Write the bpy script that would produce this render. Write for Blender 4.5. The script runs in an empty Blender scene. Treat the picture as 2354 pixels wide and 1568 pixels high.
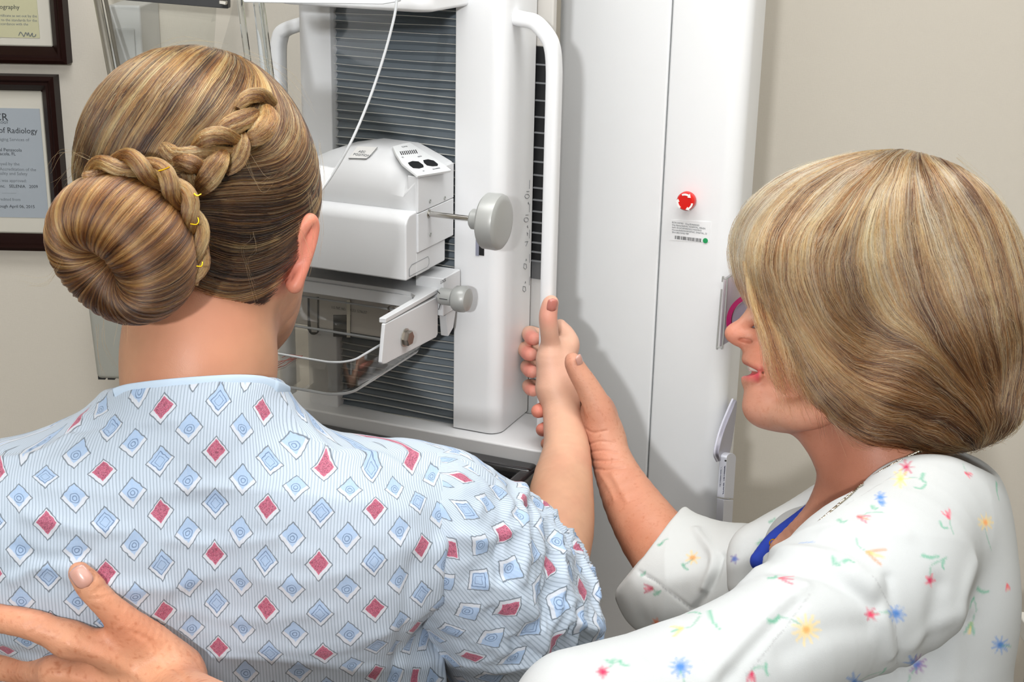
import bpy, bmesh, math, random
import numpy as np
from mathutils import Vector, Matrix
random.seed(7); RNG = np.random.default_rng(11)
SC = bpy.context.scene; COL = SC.collection
# ------------------------------------------------------------------ camera
F = 3269.0; CX, CY = 1177.0, 784.0
PITCH = math.radians(18.35); ROLL = math.radians(1.15)
CAM = np.array([0.0, 0.0, 1.80])
_f = np.array([0, math.cos(PITCH), -math.sin(PITCH)]); _r0 = np.array([1.0, 0, 0]); _u0 = np.array([0, math.sin(PITCH), math.cos(PITCH)])
_r = math.cos(ROLL) * _r0 + math.sin(ROLL) * _u0
_u = -math.sin(ROLL) * _r0 + math.cos(ROLL) * _u0
def ray(px, py): return _f + (px - CX) / F * _r - (py - CY) / F * _u
def P(px, py, d): return CAM + ray(px, py) * d            # a point d metres in front of the lens
def proj(p):
    q = np.asarray(p) - CAM; d = q @ _f
    return np.stack([CX + (q @ _r) / d * F, CY - (q @ _u) / d * F, d], -1)
# machine frame: a runs along its front to the right, b goes back, z up
TH = math.radians(23)
E1 = np.array([math.cos(TH), -math.sin(TH), 0]); E2 = np.array([math.sin(TH), math.cos(TH), 0])
MO = P(1145, 1000, 1.72); MO[2] = 0
MM = np.array([E1, E2, [0, 0, 1]])                        # world = loc @ MM + MO
def M2W(a, b, z): return MO + a * E1 + b * E2 + np.array([0, 0, z])
def onb(px, py, b):                                       # (a, z) where the sight line meets the plane b
    r = ray(px, py); t = (b - (CAM - MO) @ E2) / (r @ E2); p = CAM + r * t - MO; return p @ E1, p[2]
def ona(px, py, a):
    r = ray(px, py); t = (a - (CAM - MO) @ E1) / (r @ E1); p = CAM + r * t - MO; return p @ E2, p[2]
def ony(px, py, Y):
    r = ray(px, py); t = Y / r[1]; p = CAM + r * t; return p[0], p[2]
# ------------------------------------------------------------------ objects
def tag(o, label=None, cat=None, group=None, kind=None):
    if label: o['label'] = label
    if cat: o['category'] = cat
    if group: o['group'] = group
    if kind: o['kind'] = kind
    return o
def empty(name, loc, label, cat, group=None):
    o = bpy.data.objects.new(name, None); o.location = Vector(loc); o.empty_display_size = .05
    COL.objects.link(o); bpy.context.view_layer.update()
    return tag(o, label, cat, group)
def link(name, me, m=None, parent=None, bevel=0, segs=3, label=None, angle=35, smooth=True):
    ob = bpy.data.objects.new(name, me); COL.objects.link(ob)
    if m is not None: me.materials.append(m)
    if parent is not None:
        ob.parent = parent; ob.matrix_parent_inverse = WM(parent).inverted()
    if smooth and hasattr(me, 'polygons') and len(me.polygons):
        me.polygons.foreach_set('use_smooth', [True] * len(me.polygons))
        if angle: me.set_sharp_from_angle(angle=math.radians(angle))
    if bevel:
        b = ob.modifiers.new('bevel', 'BEVEL'); b.width = bevel; b.segments = segs; b.limit_method = 'ANGLE'; b.angle_limit = math.radians(40)
        b.harden_normals = True
    if label: ob['label'] = label
    return ob
def WM(o):
    m = Matrix.Translation(o.location)
    return (WM(o.parent) @ o.matrix_parent_inverse @ m) if o.parent else m
class MB:
    def __init__(s, frame=None): s.v = []; s.f = []; s.fr = frame
    def add(s, v, f):
        b = len(s.v); v = np.asarray(v, float)
        if s.fr == 'M': v = v @ MM + MO
        s.v += [tuple(map(float, q)) for q in v]; s.f += [tuple(b + i for i in q) for q in f]; return s
    def box(s, x0, x1, y0, y1, z0, z1):
        v = [(x, y, z) for z in (z0, z1) for y in (y0, y1) for x in (x0, x1)]
        return s.add(v, [(0, 2, 3, 1), (4, 5, 7, 6), (0, 1, 5, 4), (2, 6, 7, 3), (0, 4, 6, 2), (1, 3, 7, 5)])
    def prism(s, pts, ext):                                # pts: 3-D outline, ext: extrusion vector
        n = len(pts); p = np.asarray(pts, float); q = p + np.asarray(ext, float)
        return s.add(list(p) + list(q), [tuple(range(n))[::-1], tuple(range(n, 2 * n))] + [(i, (i + 1) % n, n + (i + 1) % n, n + i) for i in range(n)])
    def tube(s, path, r, n=16, cap=True, sq=0, ry=None, up=None):
        path = np.asarray(path, float); m = len(path); r = np.broadcast_to(np.asarray(r, float), (m,))
        ry = r if ry is None else np.broadcast_to(np.asarray(ry, float), (m,))
        T = np.gradient(path, axis=0); T /= np.linalg.norm(T, axis=1)[:, None] + 1e-12
        N = np.zeros_like(path); u = np.array(up if up is not None else ([0, 0, 1] if abs(T[0][2]) < .9 else [1, 0, 0]), float)
        for i in range(m):
            u = u - (u @ T[i]) * T[i]; u /= np.linalg.norm(u); N[i] = u
        B = np.cross(T, N); a = np.arange(n) / n * 2 * np.pi + (np.pi / 4 if sq else 0)
        ca, sa = np.cos(a), np.sin(a)
        if sq: k = (np.abs(ca) ** sq + np.abs(sa) ** sq) ** (-1 / sq); ca, sa = ca * k, sa * k
        V = path[:, None] + r[:, None, None] * ca[None, :, None] * N[:, None] + ry[:, None, None] * sa[None, :, None] * B[:, None]
        f = [(i * n + j, i * n + (j + 1) % n, (i + 1) * n + (j + 1) % n, (i + 1) * n + j) for i in range(m - 1) for j in range(n)]
        if cap: f += [tuple(range(n))[::-1], tuple(range((m - 1) * n, m * n))]
        return s.add(V.reshape(-1, 3), f)
    def lathe(s, c, ax, prof, n=40):                       # prof: (distance along axis, radius)
        c = np.asarray(c, float); ax = np.asarray(ax, float); ax = ax / np.linalg.norm(ax)
        u = np.cross(ax, [0, 0, 1.0] if abs(ax[2]) < .9 else [1.0, 0, 0]); u /= np.linalg.norm(u); w = np.cross(ax, u)
        a = np.arange(n) / n * 2 * np.pi; m = len(prof)
        V = np.array([c + t * ax + r * (np.cos(x) * u + np.sin(x) * w) for t, r in prof for x in a])
        f = [(i * n + j, i * n + (j + 1) % n, (i + 1) * n + (j + 1) % n, (i + 1) * n + j) for i in range(m - 1) for j in range(n)]
        f += [tuple(range(n))[::-1], tuple(range((m - 1) * n, m * n))]
        return s.add(V, f)
    def build(s, name, m=None, parent=None, **k):
        me = bpy.data.meshes.new(name); me.from_pydata(s.v, [], s.f); me.update()
        bm = bmesh.new(); bm.from_mesh(me); bmesh.ops.recalc_face_normals(bm, faces=bm.faces); bm.to_mesh(me); bm.free()
        return link(name, me, m, parent, **k)
def spline(pts, n=40, closed=False):                       # Catmull-Rom through rows of any width
    p = np.asarray(pts, float)
    if closed: p = np.vstack([p[-1:], p, p[:2]])
    else: p = np.vstack([2 * p[:1] - p[1:2], p, 2 * p[-1:] - p[-2:-1]])
    k = len(p) - 3; t = np.linspace(0, k, n, endpoint=not closed); i = np.minimum(t.astype(int), k - 1); u = (t - i)[:, None]
    a, b, c, d = p[i], p[i + 1], p[i + 2], p[i + 3]
    return .5 * (2 * b + (c - a) * u + (2 * a - 5 * b + 4 * c - d) * u ** 2 + (3 * b - a - 3 * c + d) * u ** 3)
# ------------------------------------------------------------------ materials
def lin(c):
    if isinstance(c, str): c = tuple(int(c[i:i + 2], 16) / 255 for i in (0, 2, 4))
    return tuple(x / 12.92 if x <= .04045 else ((x + .055) / 1.055) ** 2.4 for x in c) + (1,)
def mat(name, col='cccccc', rough=.5, metal=0, spec=.5, trans=0, ior=1.45, coat=0, emit=None, es=0, sss=0, alpha=1):
    m = bpy.data.materials.new(name); m.use_nodes = True; b = m.node_tree.nodes['Principled BSDF']; I = b.inputs
    I['Base Color'].default_value = lin(col); I['Roughness'].default_value = rough; I['Metallic'].default_value = metal
    I['Specular IOR Level'].default_value = spec; I['Transmission Weight'].default_value = trans; I['IOR'].default_value = ior
    I['Coat Weight'].default_value = coat; I['Alpha'].default_value = alpha
    if sss: I['Subsurface Weight'].default_value = sss; I['Subsurface Radius'].default_value = (.012, .004, .002); I['Subsurface Scale'].default_value = .6
    if emit: I['Emission Color'].default_value = lin(emit); I['Emission Strength'].default_value = es
    return m
class NG:                                                  # tiny expression helper over shader nodes
    def __init__(s, m): s.m = m; s.t = m.node_tree; s.n = s.t.nodes; s.l = s.t.links; s.b = s.n.get('Principled BSDF')
    def node(s, typ, **k):
        n = s.n.new(typ)
        for a, b in k.items(): setattr(n, a, b)
        return n
    def put(s, sock, v):
        if isinstance(v, E): s.l.new(v.s, sock)
        elif hasattr(v, 'is_output'): s.l.new(v, sock)
        else: sock.default_value = v
    def math(s, op, *a, clamp=False):
        n = s.node('ShaderNodeMath', operation=op, use_clamp=clamp)
        for i, x in enumerate(a): s.put(n.inputs[i], x)
        return E(s, n.outputs[0])
    def attr(s, name): return s.node('ShaderNodeAttribute', attribute_name=name)
    def sep(s, v):
        n = s.node('ShaderNodeSeparateXYZ'); s.put(n.inputs[0], v); return [E(s, o) for o in n.outputs]
    def comb(s, x, y, z=0):
        n = s.node('ShaderNodeCombineXYZ')
        for i, q in enumerate((x, y, z)): s.put(n.inputs[i], q)
        return n.outputs[0]
    def noise(s, scale, vec=None, detail=2, rough=.5):
        n = s.node('ShaderNodeTexNoise'); n.inputs['Scale'].default_value = scale; n.inputs['Detail'].default_value = detail; n.inputs['Roughness'].default_value = rough
        if vec is not None: s.put(n.inputs['Vector'], vec)
        return E(s, n.outputs[0])
    def mix(s, f, a, b):
        n = s.node('ShaderNodeMix', data_type='RGBA'); s.put(n.inputs[0], f)
        s.put(n.inputs[6], lin(a) if isinstance(a, (str, tuple)) else a); s.put(n.inputs[7], lin(b) if isinstance(b, (str, tuple)) else b)
        return n.outputs[2]
    def ss(s, a, b, x):                                    # smoothstep
        n = s.node('ShaderNodeMapRange', interpolation_type='SMOOTHSTEP'); s.put(n.inputs[0], x); s.put(n.inputs[1], a); s.put(n.inputs[2], b); return E(s, n.outputs[0])
    def bump(s, h, strength=.3, dist=.001):
        n = s.node('ShaderNodeBump'); n.inputs['Strength'].default_value = strength; n.inputs['Distance'].default_value = dist; s.put(n.inputs['Height'], h); return n.outputs[0]
class E:
    def __init__(s, g, sock): s.g = g; s.s = sock
    def __add__(s, o): return s.g.math('ADD', s, o)
    __radd__ = __add__
    def __sub__(s, o): return s.g.math('SUBTRACT', s, o)
    def __rsub__(s, o): return s.g.math('SUBTRACT', o, s)
    def __mul__(s, o): return s.g.math('MULTIPLY', s, o)
    __rmul__ = __mul__
    def __truediv__(s, o): return s.g.math('DIVIDE', s, o)
    def __abs__(s): return s.g.math('ABSOLUTE', s)
    def fl(s): return s.g.math('FLOOR', s)
    def fr(s): return s.g.math('FRACT', s)
    def lt(s, o): return s.g.math('LESS_THAN', s, o)
    def gt(s, o): return s.g.math('GREATER_THAN', s, o)
    def mn(s, o): return s.g.math('MINIMUM', s, o)
    def mx(s, o): return s.g.math('MAXIMUM', s, o)
def text(name, s, frame, size, m, parent, align='LEFT', ext=.0001, bold=False, narrow=1):
    """frame = (origin, right, up) world vectors"""
    c = bpy.data.curves.new(name, 'FONT'); c.body = s; c.size = size; c.align_x = align; c.extrude = ext; c.resolution_u = 2
    if bold: c.offset = size * .02
    tmp = bpy.data.objects.new('tmp', c); me = bpy.data.meshes.new_from_object(tmp); bpy.data.objects.remove(tmp); bpy.data.curves.remove(c)
    me.materials.clear(); me.materials.append(m)
    ob = bpy.data.objects.new(name, me); COL.objects.link(ob)
    o, r, u = [np.asarray(q, float) for q in frame]; n = np.cross(r, u)
    M = Matrix(((r[0] * narrow, u[0], n[0], o[0]), (r[1] * narrow, u[1], n[1], o[1]), (r[2] * narrow, u[2], n[2], o[2]), (0, 0, 0, 1)))
    me.transform(M)
    if parent is not None: ob.parent = parent; ob.matrix_parent_inverse = WM(parent).inverted()
    return ob
# ------------------------------------------------------------------ implicit surfaces
class SD:
    """smooth union / subtraction of round cones and ellipsoids, meshed with surface nets"""
    def __init__(s): s.it = []
    def add(s, fn, k, op, bs): s.it.append((fn, k, op, bs)); return s
    def ell(s, c, r, R=None, k=.01, op='u'):
        c = np.asarray(c, float); r = np.broadcast_to(np.asarray(r, float), (3,)); R = np.eye(3) if R is None else np.asarray(R, float)
        def fn(p):
            q = (p - c) @ R.T; k0 = np.linalg.norm(q / r, axis=1); k1 = np.linalg.norm(q / r ** 2, axis=1); return k0 * (k0 - 1) / (k1 + 1e-9)
        return s.add(fn, k, op, (c, np.full(3, r.max())))
    def cone(s, a, b, ra, rb, k=.01, op='u', flat=None, fs=1):
        a = np.asarray(a, float); b = np.asarray(b, float); ba = b - a; L = ba @ ba + 1e-12
        n = None if flat is None else np.asarray(flat, float) / np.linalg.norm(flat)
        def fn(p):
            pa = p - a; t = np.clip(pa @ ba / L, 0, 1); v = pa - t[:, None] * ba; r = ra + (rb - ra) * t
            if n is None: return np.linalg.norm(v, axis=1) - r
            vn = v @ n; vt = np.sqrt(np.maximum((v * v).sum(1) - vn * vn, 0))
            k0 = np.sqrt((vt / r) ** 2 + (vn / (r * fs)) ** 2); k1 = np.sqrt((vt / r ** 2) ** 2 + (vn / (r * fs) ** 2) ** 2)
            return k0 * (k0 - 1) / (k1 + 1e-9)
        return s.add(fn, k, op, ((a + b) / 2, np.abs(b - a) / 2 + max(ra, rb)))
    def chain(s, pts, rs, k=.008, op='u', n=None, flat=None, fs=1):
        """one smooth limb: round cones along a spline, radius varying along it"""
        q = np.c_[np.asarray(pts, float), np.asarray(rs, float)]; q = spline(q, n or (5 if max(rs) < .03 else 3) * (len(q) - 1) + 1) if len(q) > 2 else q
        lo = q[:, :3].min(0); hi = q[:, :3].max(0); nn = None if flat is None else np.asarray(flat, float) / np.linalg.norm(flat)
        def fn(p):
            bd = np.full(len(p), 9.)
            for i in range(len(q) - 1):
                a, b = q[i, :3], q[i + 1, :3]; ba = b - a; pa = p - a; t = np.clip(pa @ ba / (ba @ ba + 1e-12), 0, 1); v = pa - t[:, None] * ba; r = q[i, 3] + (q[i + 1, 3] - q[i, 3]) * t
                if nn is None: d = np.sqrt((v * v).sum(1)) - r
                else:
                    vn = v @ nn; vt = np.sqrt(np.maximum((v * v).sum(1) - vn * vn, 0)); k0 = np.sqrt((vt / r) ** 2 + (vn / (r * fs)) ** 2); k1 = np.sqrt((vt / r ** 2) ** 2 + (vn / (r * fs) ** 2) ** 2); d = k0 * (k0 - 1) / (k1 + 1e-9)
                bd = np.minimum(bd, d)
            return bd
        return s.add(fn, k, op, ((lo + hi) / 2, (hi - lo) / 2 + q[:, 3].max()))
    def cut(s, c, n, k=.004):                              # remove what lies beyond the plane through c facing n
        c = np.asarray(c, float); n = np.asarray(n, float); n = n / np.linalg.norm(n)
        return s.add(lambda p: -((p - c) @ n), k, 's', (c, np.full(3, 9.)))
    def __call__(s, p):
        d = None
        for fn, k, op, (c, R) in s.it:
            if d is None: d = fn(p); continue
            o = (np.abs(p - c) - R).max(1); near = o < np.maximum(d, 0) + k + .004 if op == 'u' else o < k + .01
            if not near.any(): continue
            e = fn(p[near]); dn = d[near]
            if op == 'u': h = np.maximum(k - np.abs(dn - e), 0) / k; d[near] = np.minimum(dn, e) - h * h * k * .25
            else: h = np.maximum(k - np.abs(dn + e), 0) / k; d[near] = np.maximum(dn, -e) + h * h * k * .25
        return d
    def grad(s, p, e=4e-4):
        g = np.stack([s(p + e * np.eye(3)[i]) - s(p - e * np.eye(3)[i]) for i in range(3)], 1); return g / (np.linalg.norm(g, axis=1)[:, None] + 1e-9)
def surfnet(f, lo, hi, h, B=8, newton=1):
    lo = np.asarray(lo, float); hi = np.asarray(hi, float)
    nb = np.ceil((hi - lo) / (h * B)).astype(int); n = nb * B
    ctr = [lo[i] + (np.arange(nb[i]) + .5) * h * B - h / 2 for i in range(3)]
    G = np.stack(np.meshgrid(*ctr, indexing='ij'), -1).reshape(-1, 3); c = np.concatenate([f(G[i:i + 400000]) for i in range(0, len(G), 400000)]).reshape(nb)
    act = np.abs(c) < h * B * 1.5
    Fv = np.repeat(np.repeat(np.repeat(c, B, 0), B, 1), B, 2).astype(np.float32)
    idx = np.argwhere(np.repeat(np.repeat(np.repeat(act, B, 0), B, 1), B, 2))
    for i in range(0, len(idx), 1500000):
        j = idx[i:i + 1500000]; Fv[j[:, 0], j[:, 1], j[:, 2]] = f(lo + j * h)
    ins = Fv < 0; ins[0] = ins[-1] = False; ins[:, 0] = ins[:, -1] = False; ins[:, :, 0] = ins[:, :, -1] = False
    n1 = n; acc = []; cells = []; quads = []
    st = np.array([n1[1] * n1[2], n1[2], 1])
    for ax in range(3):
        sl0 = [slice(None)] * 3; sl1 = [slice(None)] * 3; sl0[ax] = slice(0, -1); sl1[ax] = slice(1, None)
        e = np.argwhere(ins[tuple(sl0)] != ins[tuple(sl1)]); e2 = e.copy(); e2[:, ax] += 1
        a = Fv[e[:, 0], e[:, 1], e[:, 2]]; b = Fv[e2[:, 0], e2[:, 1], e2[:, 2]]; den = a - b; den[np.abs(den) < 1e-12] = 1e-12
        t = np.clip(a / den, 0, 1); pos = e.astype(float); pos[:, ax] += t
        o1, o2 = [(1, 2), (2, 0), (0, 1)][ax]; base = e @ st
        cs = [base, base - st[o1], base - st[o1] - st[o2], base - st[o2]]
        for q in cs: cells.append(q); acc.append(pos)
        Q = np.stack(cs, 1); fl = ~ins[e[:, 0], e[:, 1], e[:, 2]]; Q[fl] = Q[fl][:, ::-1]; quads.append(Q)
    cells = np.concatenate(cells); acc = np.concatenate(acc); quads = np.concatenate(quads)
    u, inv = np.unique(cells, return_inverse=True); cnt = np.bincount(inv)
    V = np.stack([np.bincount(inv, acc[:, i]) / cnt for i in range(3)], 1) * h + lo
    Fq = np.searchsorted(u, quads)
    f.grid = (Fv, lo, h); g = ggrad(f.grid, V, h); V = V - np.clip(f(V), -h, h)[:, None] * g
    return V, Fq
def gval(G, p):                                            # trilinear read of a stored distance grid
    A, lo, h = G; q = (p - lo) / h; mx = np.array(A.shape) - 2; qc = np.clip(q, 0, mx - 1e-3); out = np.linalg.norm(q - qc, axis=1) * h
    i = qc.astype(int); f = qc - i; r = 0
    for dx in (0, 1):
        for dy in (0, 1):
            for dz in (0, 1): r = r + A[i[:, 0] + dx, i[:, 1] + dy, i[:, 2] + dz] * (f[:, 0] if dx else 1 - f[:, 0]) * (f[:, 1] if dy else 1 - f[:, 1]) * (f[:, 2] if dz else 1 - f[:, 2])
    return r + out
def ggrad(G, p, e):
    I = np.eye(3) * e; g = np.stack([gval(G, p + I[k]) - gval(G, p - I[k]) for k in range(3)], 1); return g / (np.linalg.norm(g, axis=1)[:, None] + 1e-12)
def fastmesh(name, V, Q):
    me = bpy.data.meshes.new(name); k = Q.shape[1]; me.vertices.add(len(V)); me.vertices.foreach_set('co', np.asarray(V, np.float32).ravel())
    me.loops.add(Q.size); me.loops.foreach_set('vertex_index', Q.astype(np.int32).ravel())
    me.polygons.add(len(Q)); me.polygons.foreach_set('loop_start', np.arange(len(Q), dtype=np.int32) * k); me.polygons.foreach_set('loop_total', np.full(len(Q), k, np.int32))
    me.update(calc_edges=True); me.validate(); return me
def vnormals(V, Q):
    n = np.cross(V[Q[:, 2]] - V[Q[:, 0]], V[Q[:, 3]] - V[Q[:, 1]]); N = np.zeros_like(V)
    for j in range(4):
        for i in range(3): N[:, i] += np.bincount(Q[:, j], n[:, i], len(V))
    return N / (np.linalg.norm(N, axis=1)[:, None] + 1e-12)
def colattr(me, name, C, typ='FLOAT_COLOR'):
    a = me.attributes.new(name, typ, 'POINT')
    if typ == 'FLOAT_COLOR': C = np.c_[C, np.ones(len(C))] if C.shape[1] == 3 else C; a.data.foreach_set('color', C.astype(np.float32).ravel())
    elif typ == 'FLOAT_VECTOR': a.data.foreach_set('vector', C.astype(np.float32).ravel())
    else: a.data.foreach_set('value', C.astype(np.float32).ravel())
# value noise in numpy
_perm = RNG.random((32, 32, 32)).astype(np.float32)
def vnoise(p):
    p = np.asarray(p, float); i = np.floor(p).astype(int); f = p - i; f = f * f * (3 - 2 * f); r = 0
    for dx in (0, 1):
        for dy in (0, 1):
            for dz in (0, 1):
                w = (f[:, 0] if dx else 1 - f[:, 0]) * (f[:, 1] if dy else 1 - f[:, 1]) * (f[:, 2] if dz else 1 - f[:, 2])
                r = r + w * _perm[(i[:, 0] + dx) % 32, (i[:, 1] + dy) % 32, (i[:, 2] + dz) % 32]
    return r * 2 - 1
def hairobj(name, pts, n, rad, col, m, parent=None, label=None, taper=.35):
    """pts (S, n, 3) strands, rad (S,), col (S,3)"""
    S = len(pts); hc = bpy.data.hair_curves.new(name); hc.add_curves([n] * S)
    hc.attributes['position'].data.foreach_set('vector', pts.astype(np.float32).ravel()) if 'position' in hc.attributes else None
    ra = hc.attributes.get('radius') or hc.attributes.new('radius', 'FLOAT', 'POINT')
    t = np.linspace(0, 1, n); prof = 1 - (1 - taper) * t ** 4
    ra.data.foreach_set('value', (rad[:, None] * prof[None]).astype(np.float32).ravel())
    ca = hc.attributes.new('col', 'FLOAT_COLOR', 'CURVE'); ca.data.foreach_set('color', np.c_[col, np.ones(S)].astype(np.float32).ravel())
    ob = bpy.data.objects.new(name, hc); COL.objects.link(ob); hc.materials.append(m)
    if parent is not None: ob.parent = parent; ob.matrix_parent_inverse = WM(parent).inverted()
    if label: ob['label'] = label
    return ob
FLASH, CEIL, CEILF, BOUNCE, EXPO = 30, 19, 27, 8, 0.0
# ------------------------------------------------------------------ the room
M_wall = mat('wall paint', 'ddd7cb', .75, spec=.25)
g = NG(M_wall); tc = g.node('ShaderNodeTexCoord').outputs['Object']
w1 = g.node('ShaderNodeMapping'); w1.inputs['Scale'].default_value = (900, 900, 120); g.l.new(tc, w1.inputs[0])
w2 = g.node('ShaderNodeMapping'); w2.inputs['Scale'].default_value = (120, 120, 900); g.l.new(tc, w2.inputs[0])
g.l.new(g.bump(g.noise(1, w1.outputs[0]) + g.noise(1, w2.outputs[0]), .25, .0006), g.b.inputs['Normal'])
M_floor = mat('vinyl floor', '6a645a', .4); M_ceil = mat('ceiling tile', 'e8e6e0', .9)
def struct(o): return tag(o, kind='structure')
WY = 2.36
struct(MB().box(-2.4, 2.2, WY, WY + .12, 0, 2.7).build('wall_back', M_wall, smooth=False))
struct(MB().box(-2.52, -2.4, -3.2, WY + .12, 0, 2.7).build('wall_left', M_wall, smooth=False))
struct(MB().box(2.2, 2.32, -3.2, WY + .12, 0, 2.7).build('wall_right', M_wall, smooth=False))
struct(MB().box(-2.52, 2.32, -3.32, -3.2, 0, 2.7).build('wall_front', M_wall, smooth=False))
struct(MB().box(-2.52, 2.32, -3.32, WY + .12, -.1, 0).build('floor', M_floor, smooth=False))
struct(MB().box(-2.52, 2.32, -3.32, WY + .12, 2.7, 2.8).build('ceiling', M_ceil, smooth=False))
struct(MB().box(-2.4, 2.2, WY - .012, WY, 0, .1).build('baseboard_back', mat('base', '6e6558', .6), smooth=False))
# ------------------------------------------------------------------ framed certificates
M_wood = mat('mahogany', '22100d', .42, spec=.14); M_wooddk = mat('frame edge', '17120f', .4)
M_matb = mat('mat board', 'd6d3c8', .8); M_ink = mat('printing ink', '33373c', .6); M_inkf = mat('faint ink', '737a80', .7)
M_silver = mat('silver fillet', 'b8b8b0', .3, .8)
def W(px, py, y=WY): x, z = ony(px, py, y); return x, z
XR = np.array([1., 0, 0]); ZU = np.array([0, 0, 1.])
def frame(x1, z0, z1, w, label, paper, lines, px0, pz0, px1, pz1, tilt=0):
    """right edge x1, bottom z0, top z1; moulding drawn as stepped profile"""
    x0 = x1 - w; y = WY
    e = empty('picture_frame', (x0 + w / 2, y, z0), label, 'picture frame', 'framed certificates on the wall')
    fr = MB(); mw = .026
    prof = [(0, 0), (0, .030), (.006, .034), (.010, .030), (.014, .030), (.020, .022), (.024, .016), (mw, .012), (mw, 0)]   # inward distance, height off the wall
    cor = [(x0, z0, 1, 1), (x1, z0, -1, 1), (x1, z1, -1, -1), (x0, z1, 1, -1)]
    V = [(cx + sx * d, y - h, cz + sz * d) for cx, cz, sx, sz in cor for d, h in prof]; n = len(prof)
    fr.add(V, [(i * n + j, i * n + j + 1, ((i + 1) % 4) * n + j + 1, ((i + 1) % 4) * n + j) for i in range(4) for j in range(n - 1)])
    fr.build('frame', M_wood, e, angle=20)
    s = MB(); m2 = mw + .0015
    for a, b, c, d in ((x0 + mw, x1 - mw, z0 + mw, z0 + m2), (x0 + mw, x1 - mw, z1 - m2, z1 - mw), (x1 - m2, x1 - mw, z0 + mw, z1 - mw), (x0 + mw, x0 + m2, z0 + mw, z1 - mw)): s.box(a, b, y - .0125, y - .009, c, d)
    s.build('fillet', M_silver, e)
    MB().box(x0 + mw, x1 - mw, y - .009, y - .004, z0 + mw, z1 - mw).build('mat_board', M_matb, e, smooth=False)
    pg = MB().box(px0, px1, y - .0102, y - .009, pz0, pz1).build('certificate', paper, e, smooth=False)
    for t, tx, tz, sz, mm, al, nr in lines:
        text('lettering', t, ((tx, y - .0103, tz), XR, ZU), sz, mm, pg, al, narrow=nr)
    g2 = mat('frame glass', 'ffffff', .02, trans=1, ior=1.45)
    return e, pg
M_pap = mat('blue grey paper', 'a9b2bb', .7); M_papy = mat('cream paper', 'c8c6a4', .7)
fx, fzt = W(135, 171, WY); _, fzb = W(148, 568, WY)
c0, ct = W(95, 248); c1, cb = W(105, 498); pl = c0 - .21; pcx = (pl + c0) / 2 + .006
def wz(py): return W(60, py)[1]
L = [('ACR', W(24, 276)[0], wz(276), .018, M_ink, 'RIGHT', 1.0), ('RADIOLOGY', W(24, 283)[0], wz(283), .006, M_ink, 'RIGHT', 1),
     ('American College of Radiology', W(91, 304)[0], wz(304), .0135, M_ink, 'RIGHT', .95),
     ('Mammographic Imaging Services of', W(72, 322)[0], wz(322), .0075, M_inkf, 'RIGHT', 1),
     ('Naval Hospital Pensacola', W(55, 346)[0], wz(346), .0078, M_ink, 'RIGHT', 1), ('Pensacola, FL', W(41, 355)[0], wz(355), .0075, M_ink, 'RIGHT', 1),
     ('were surveyed by the', W(50, 378)[0], wz(378), .0075, M_inkf, 'RIGHT', 1), ('Committee on Mammography Accreditation of the', W(88, 390)[0], wz(390), .0075, M_inkf, 'RIGHT', 1),
     ('Commission on Quality and Safety', W(68, 400)[0], wz(400), .0075, M_inkf, 'RIGHT', 1), ('The following unit was approved:', W(66, 416)[0], wz(416), .0072, M_inkf, 'RIGHT', 1),
     ('Digital System Inc.   SELENIA   2009', W(92, 429)[0], wz(429), .0075, M_ink, 'RIGHT', 1), ('accredited from', W(52, 459)[0], wz(459), .0070, M_inkf, 'RIGHT', 1),
     ('February 08, 2012 through April 06, 2015', W(85, 475)[0], wz(475), .0075, M_ink, 'RIGHT', 1), ('________', W(42, 441)[0], wz(441), .006, M_inkf, 'RIGHT', 1)]
frame(fx, fzb, fzt, .30, 'dark wooden frame with blue-grey certificate, lower of the two on the wall', M_pap, L, pl, cb, c0, ct)
fx, fzb = W(167, 143, WY); c0, cb = W(96, 86)
L = [('Mammography', W(50, 20)[0], wz(20), .010, M_ink, 'RIGHT', 1), ('has met the requirements of the certificate as set out by the', W(90, 38)[0], wz(38), .006, M_inkf, 'RIGHT', 1),
     ('Mammography program is certified to the standards for the', W(90, 48)[0], wz(48), .006, M_inkf, 'RIGHT', 1), ('practice of mammography in accordance with the', W(70, 57)[0], wz(57), .006, M_inkf, 'RIGHT', 1)]
e2, pg = frame(fx, fzb, fzb + .36, .34, 'dark wooden frame with cream certificate, upper one cut by the photo edge', M_papy, L, c0 - .2, cb, c0, cb + .21)
sig = spline([(48, 80), (52, 72), (57, 78), (60, 82), (64, 73), (68, 80), (70, 73), (74, 82), (79, 74), (80, 82), (86, 81), (87, 77)], 50)
MB().tube([(W(a, b)[0], WY - .0108, W(a, b)[1]) for a, b in sig], .0006, 6).build('signature', M_inkf, pg)
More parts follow.
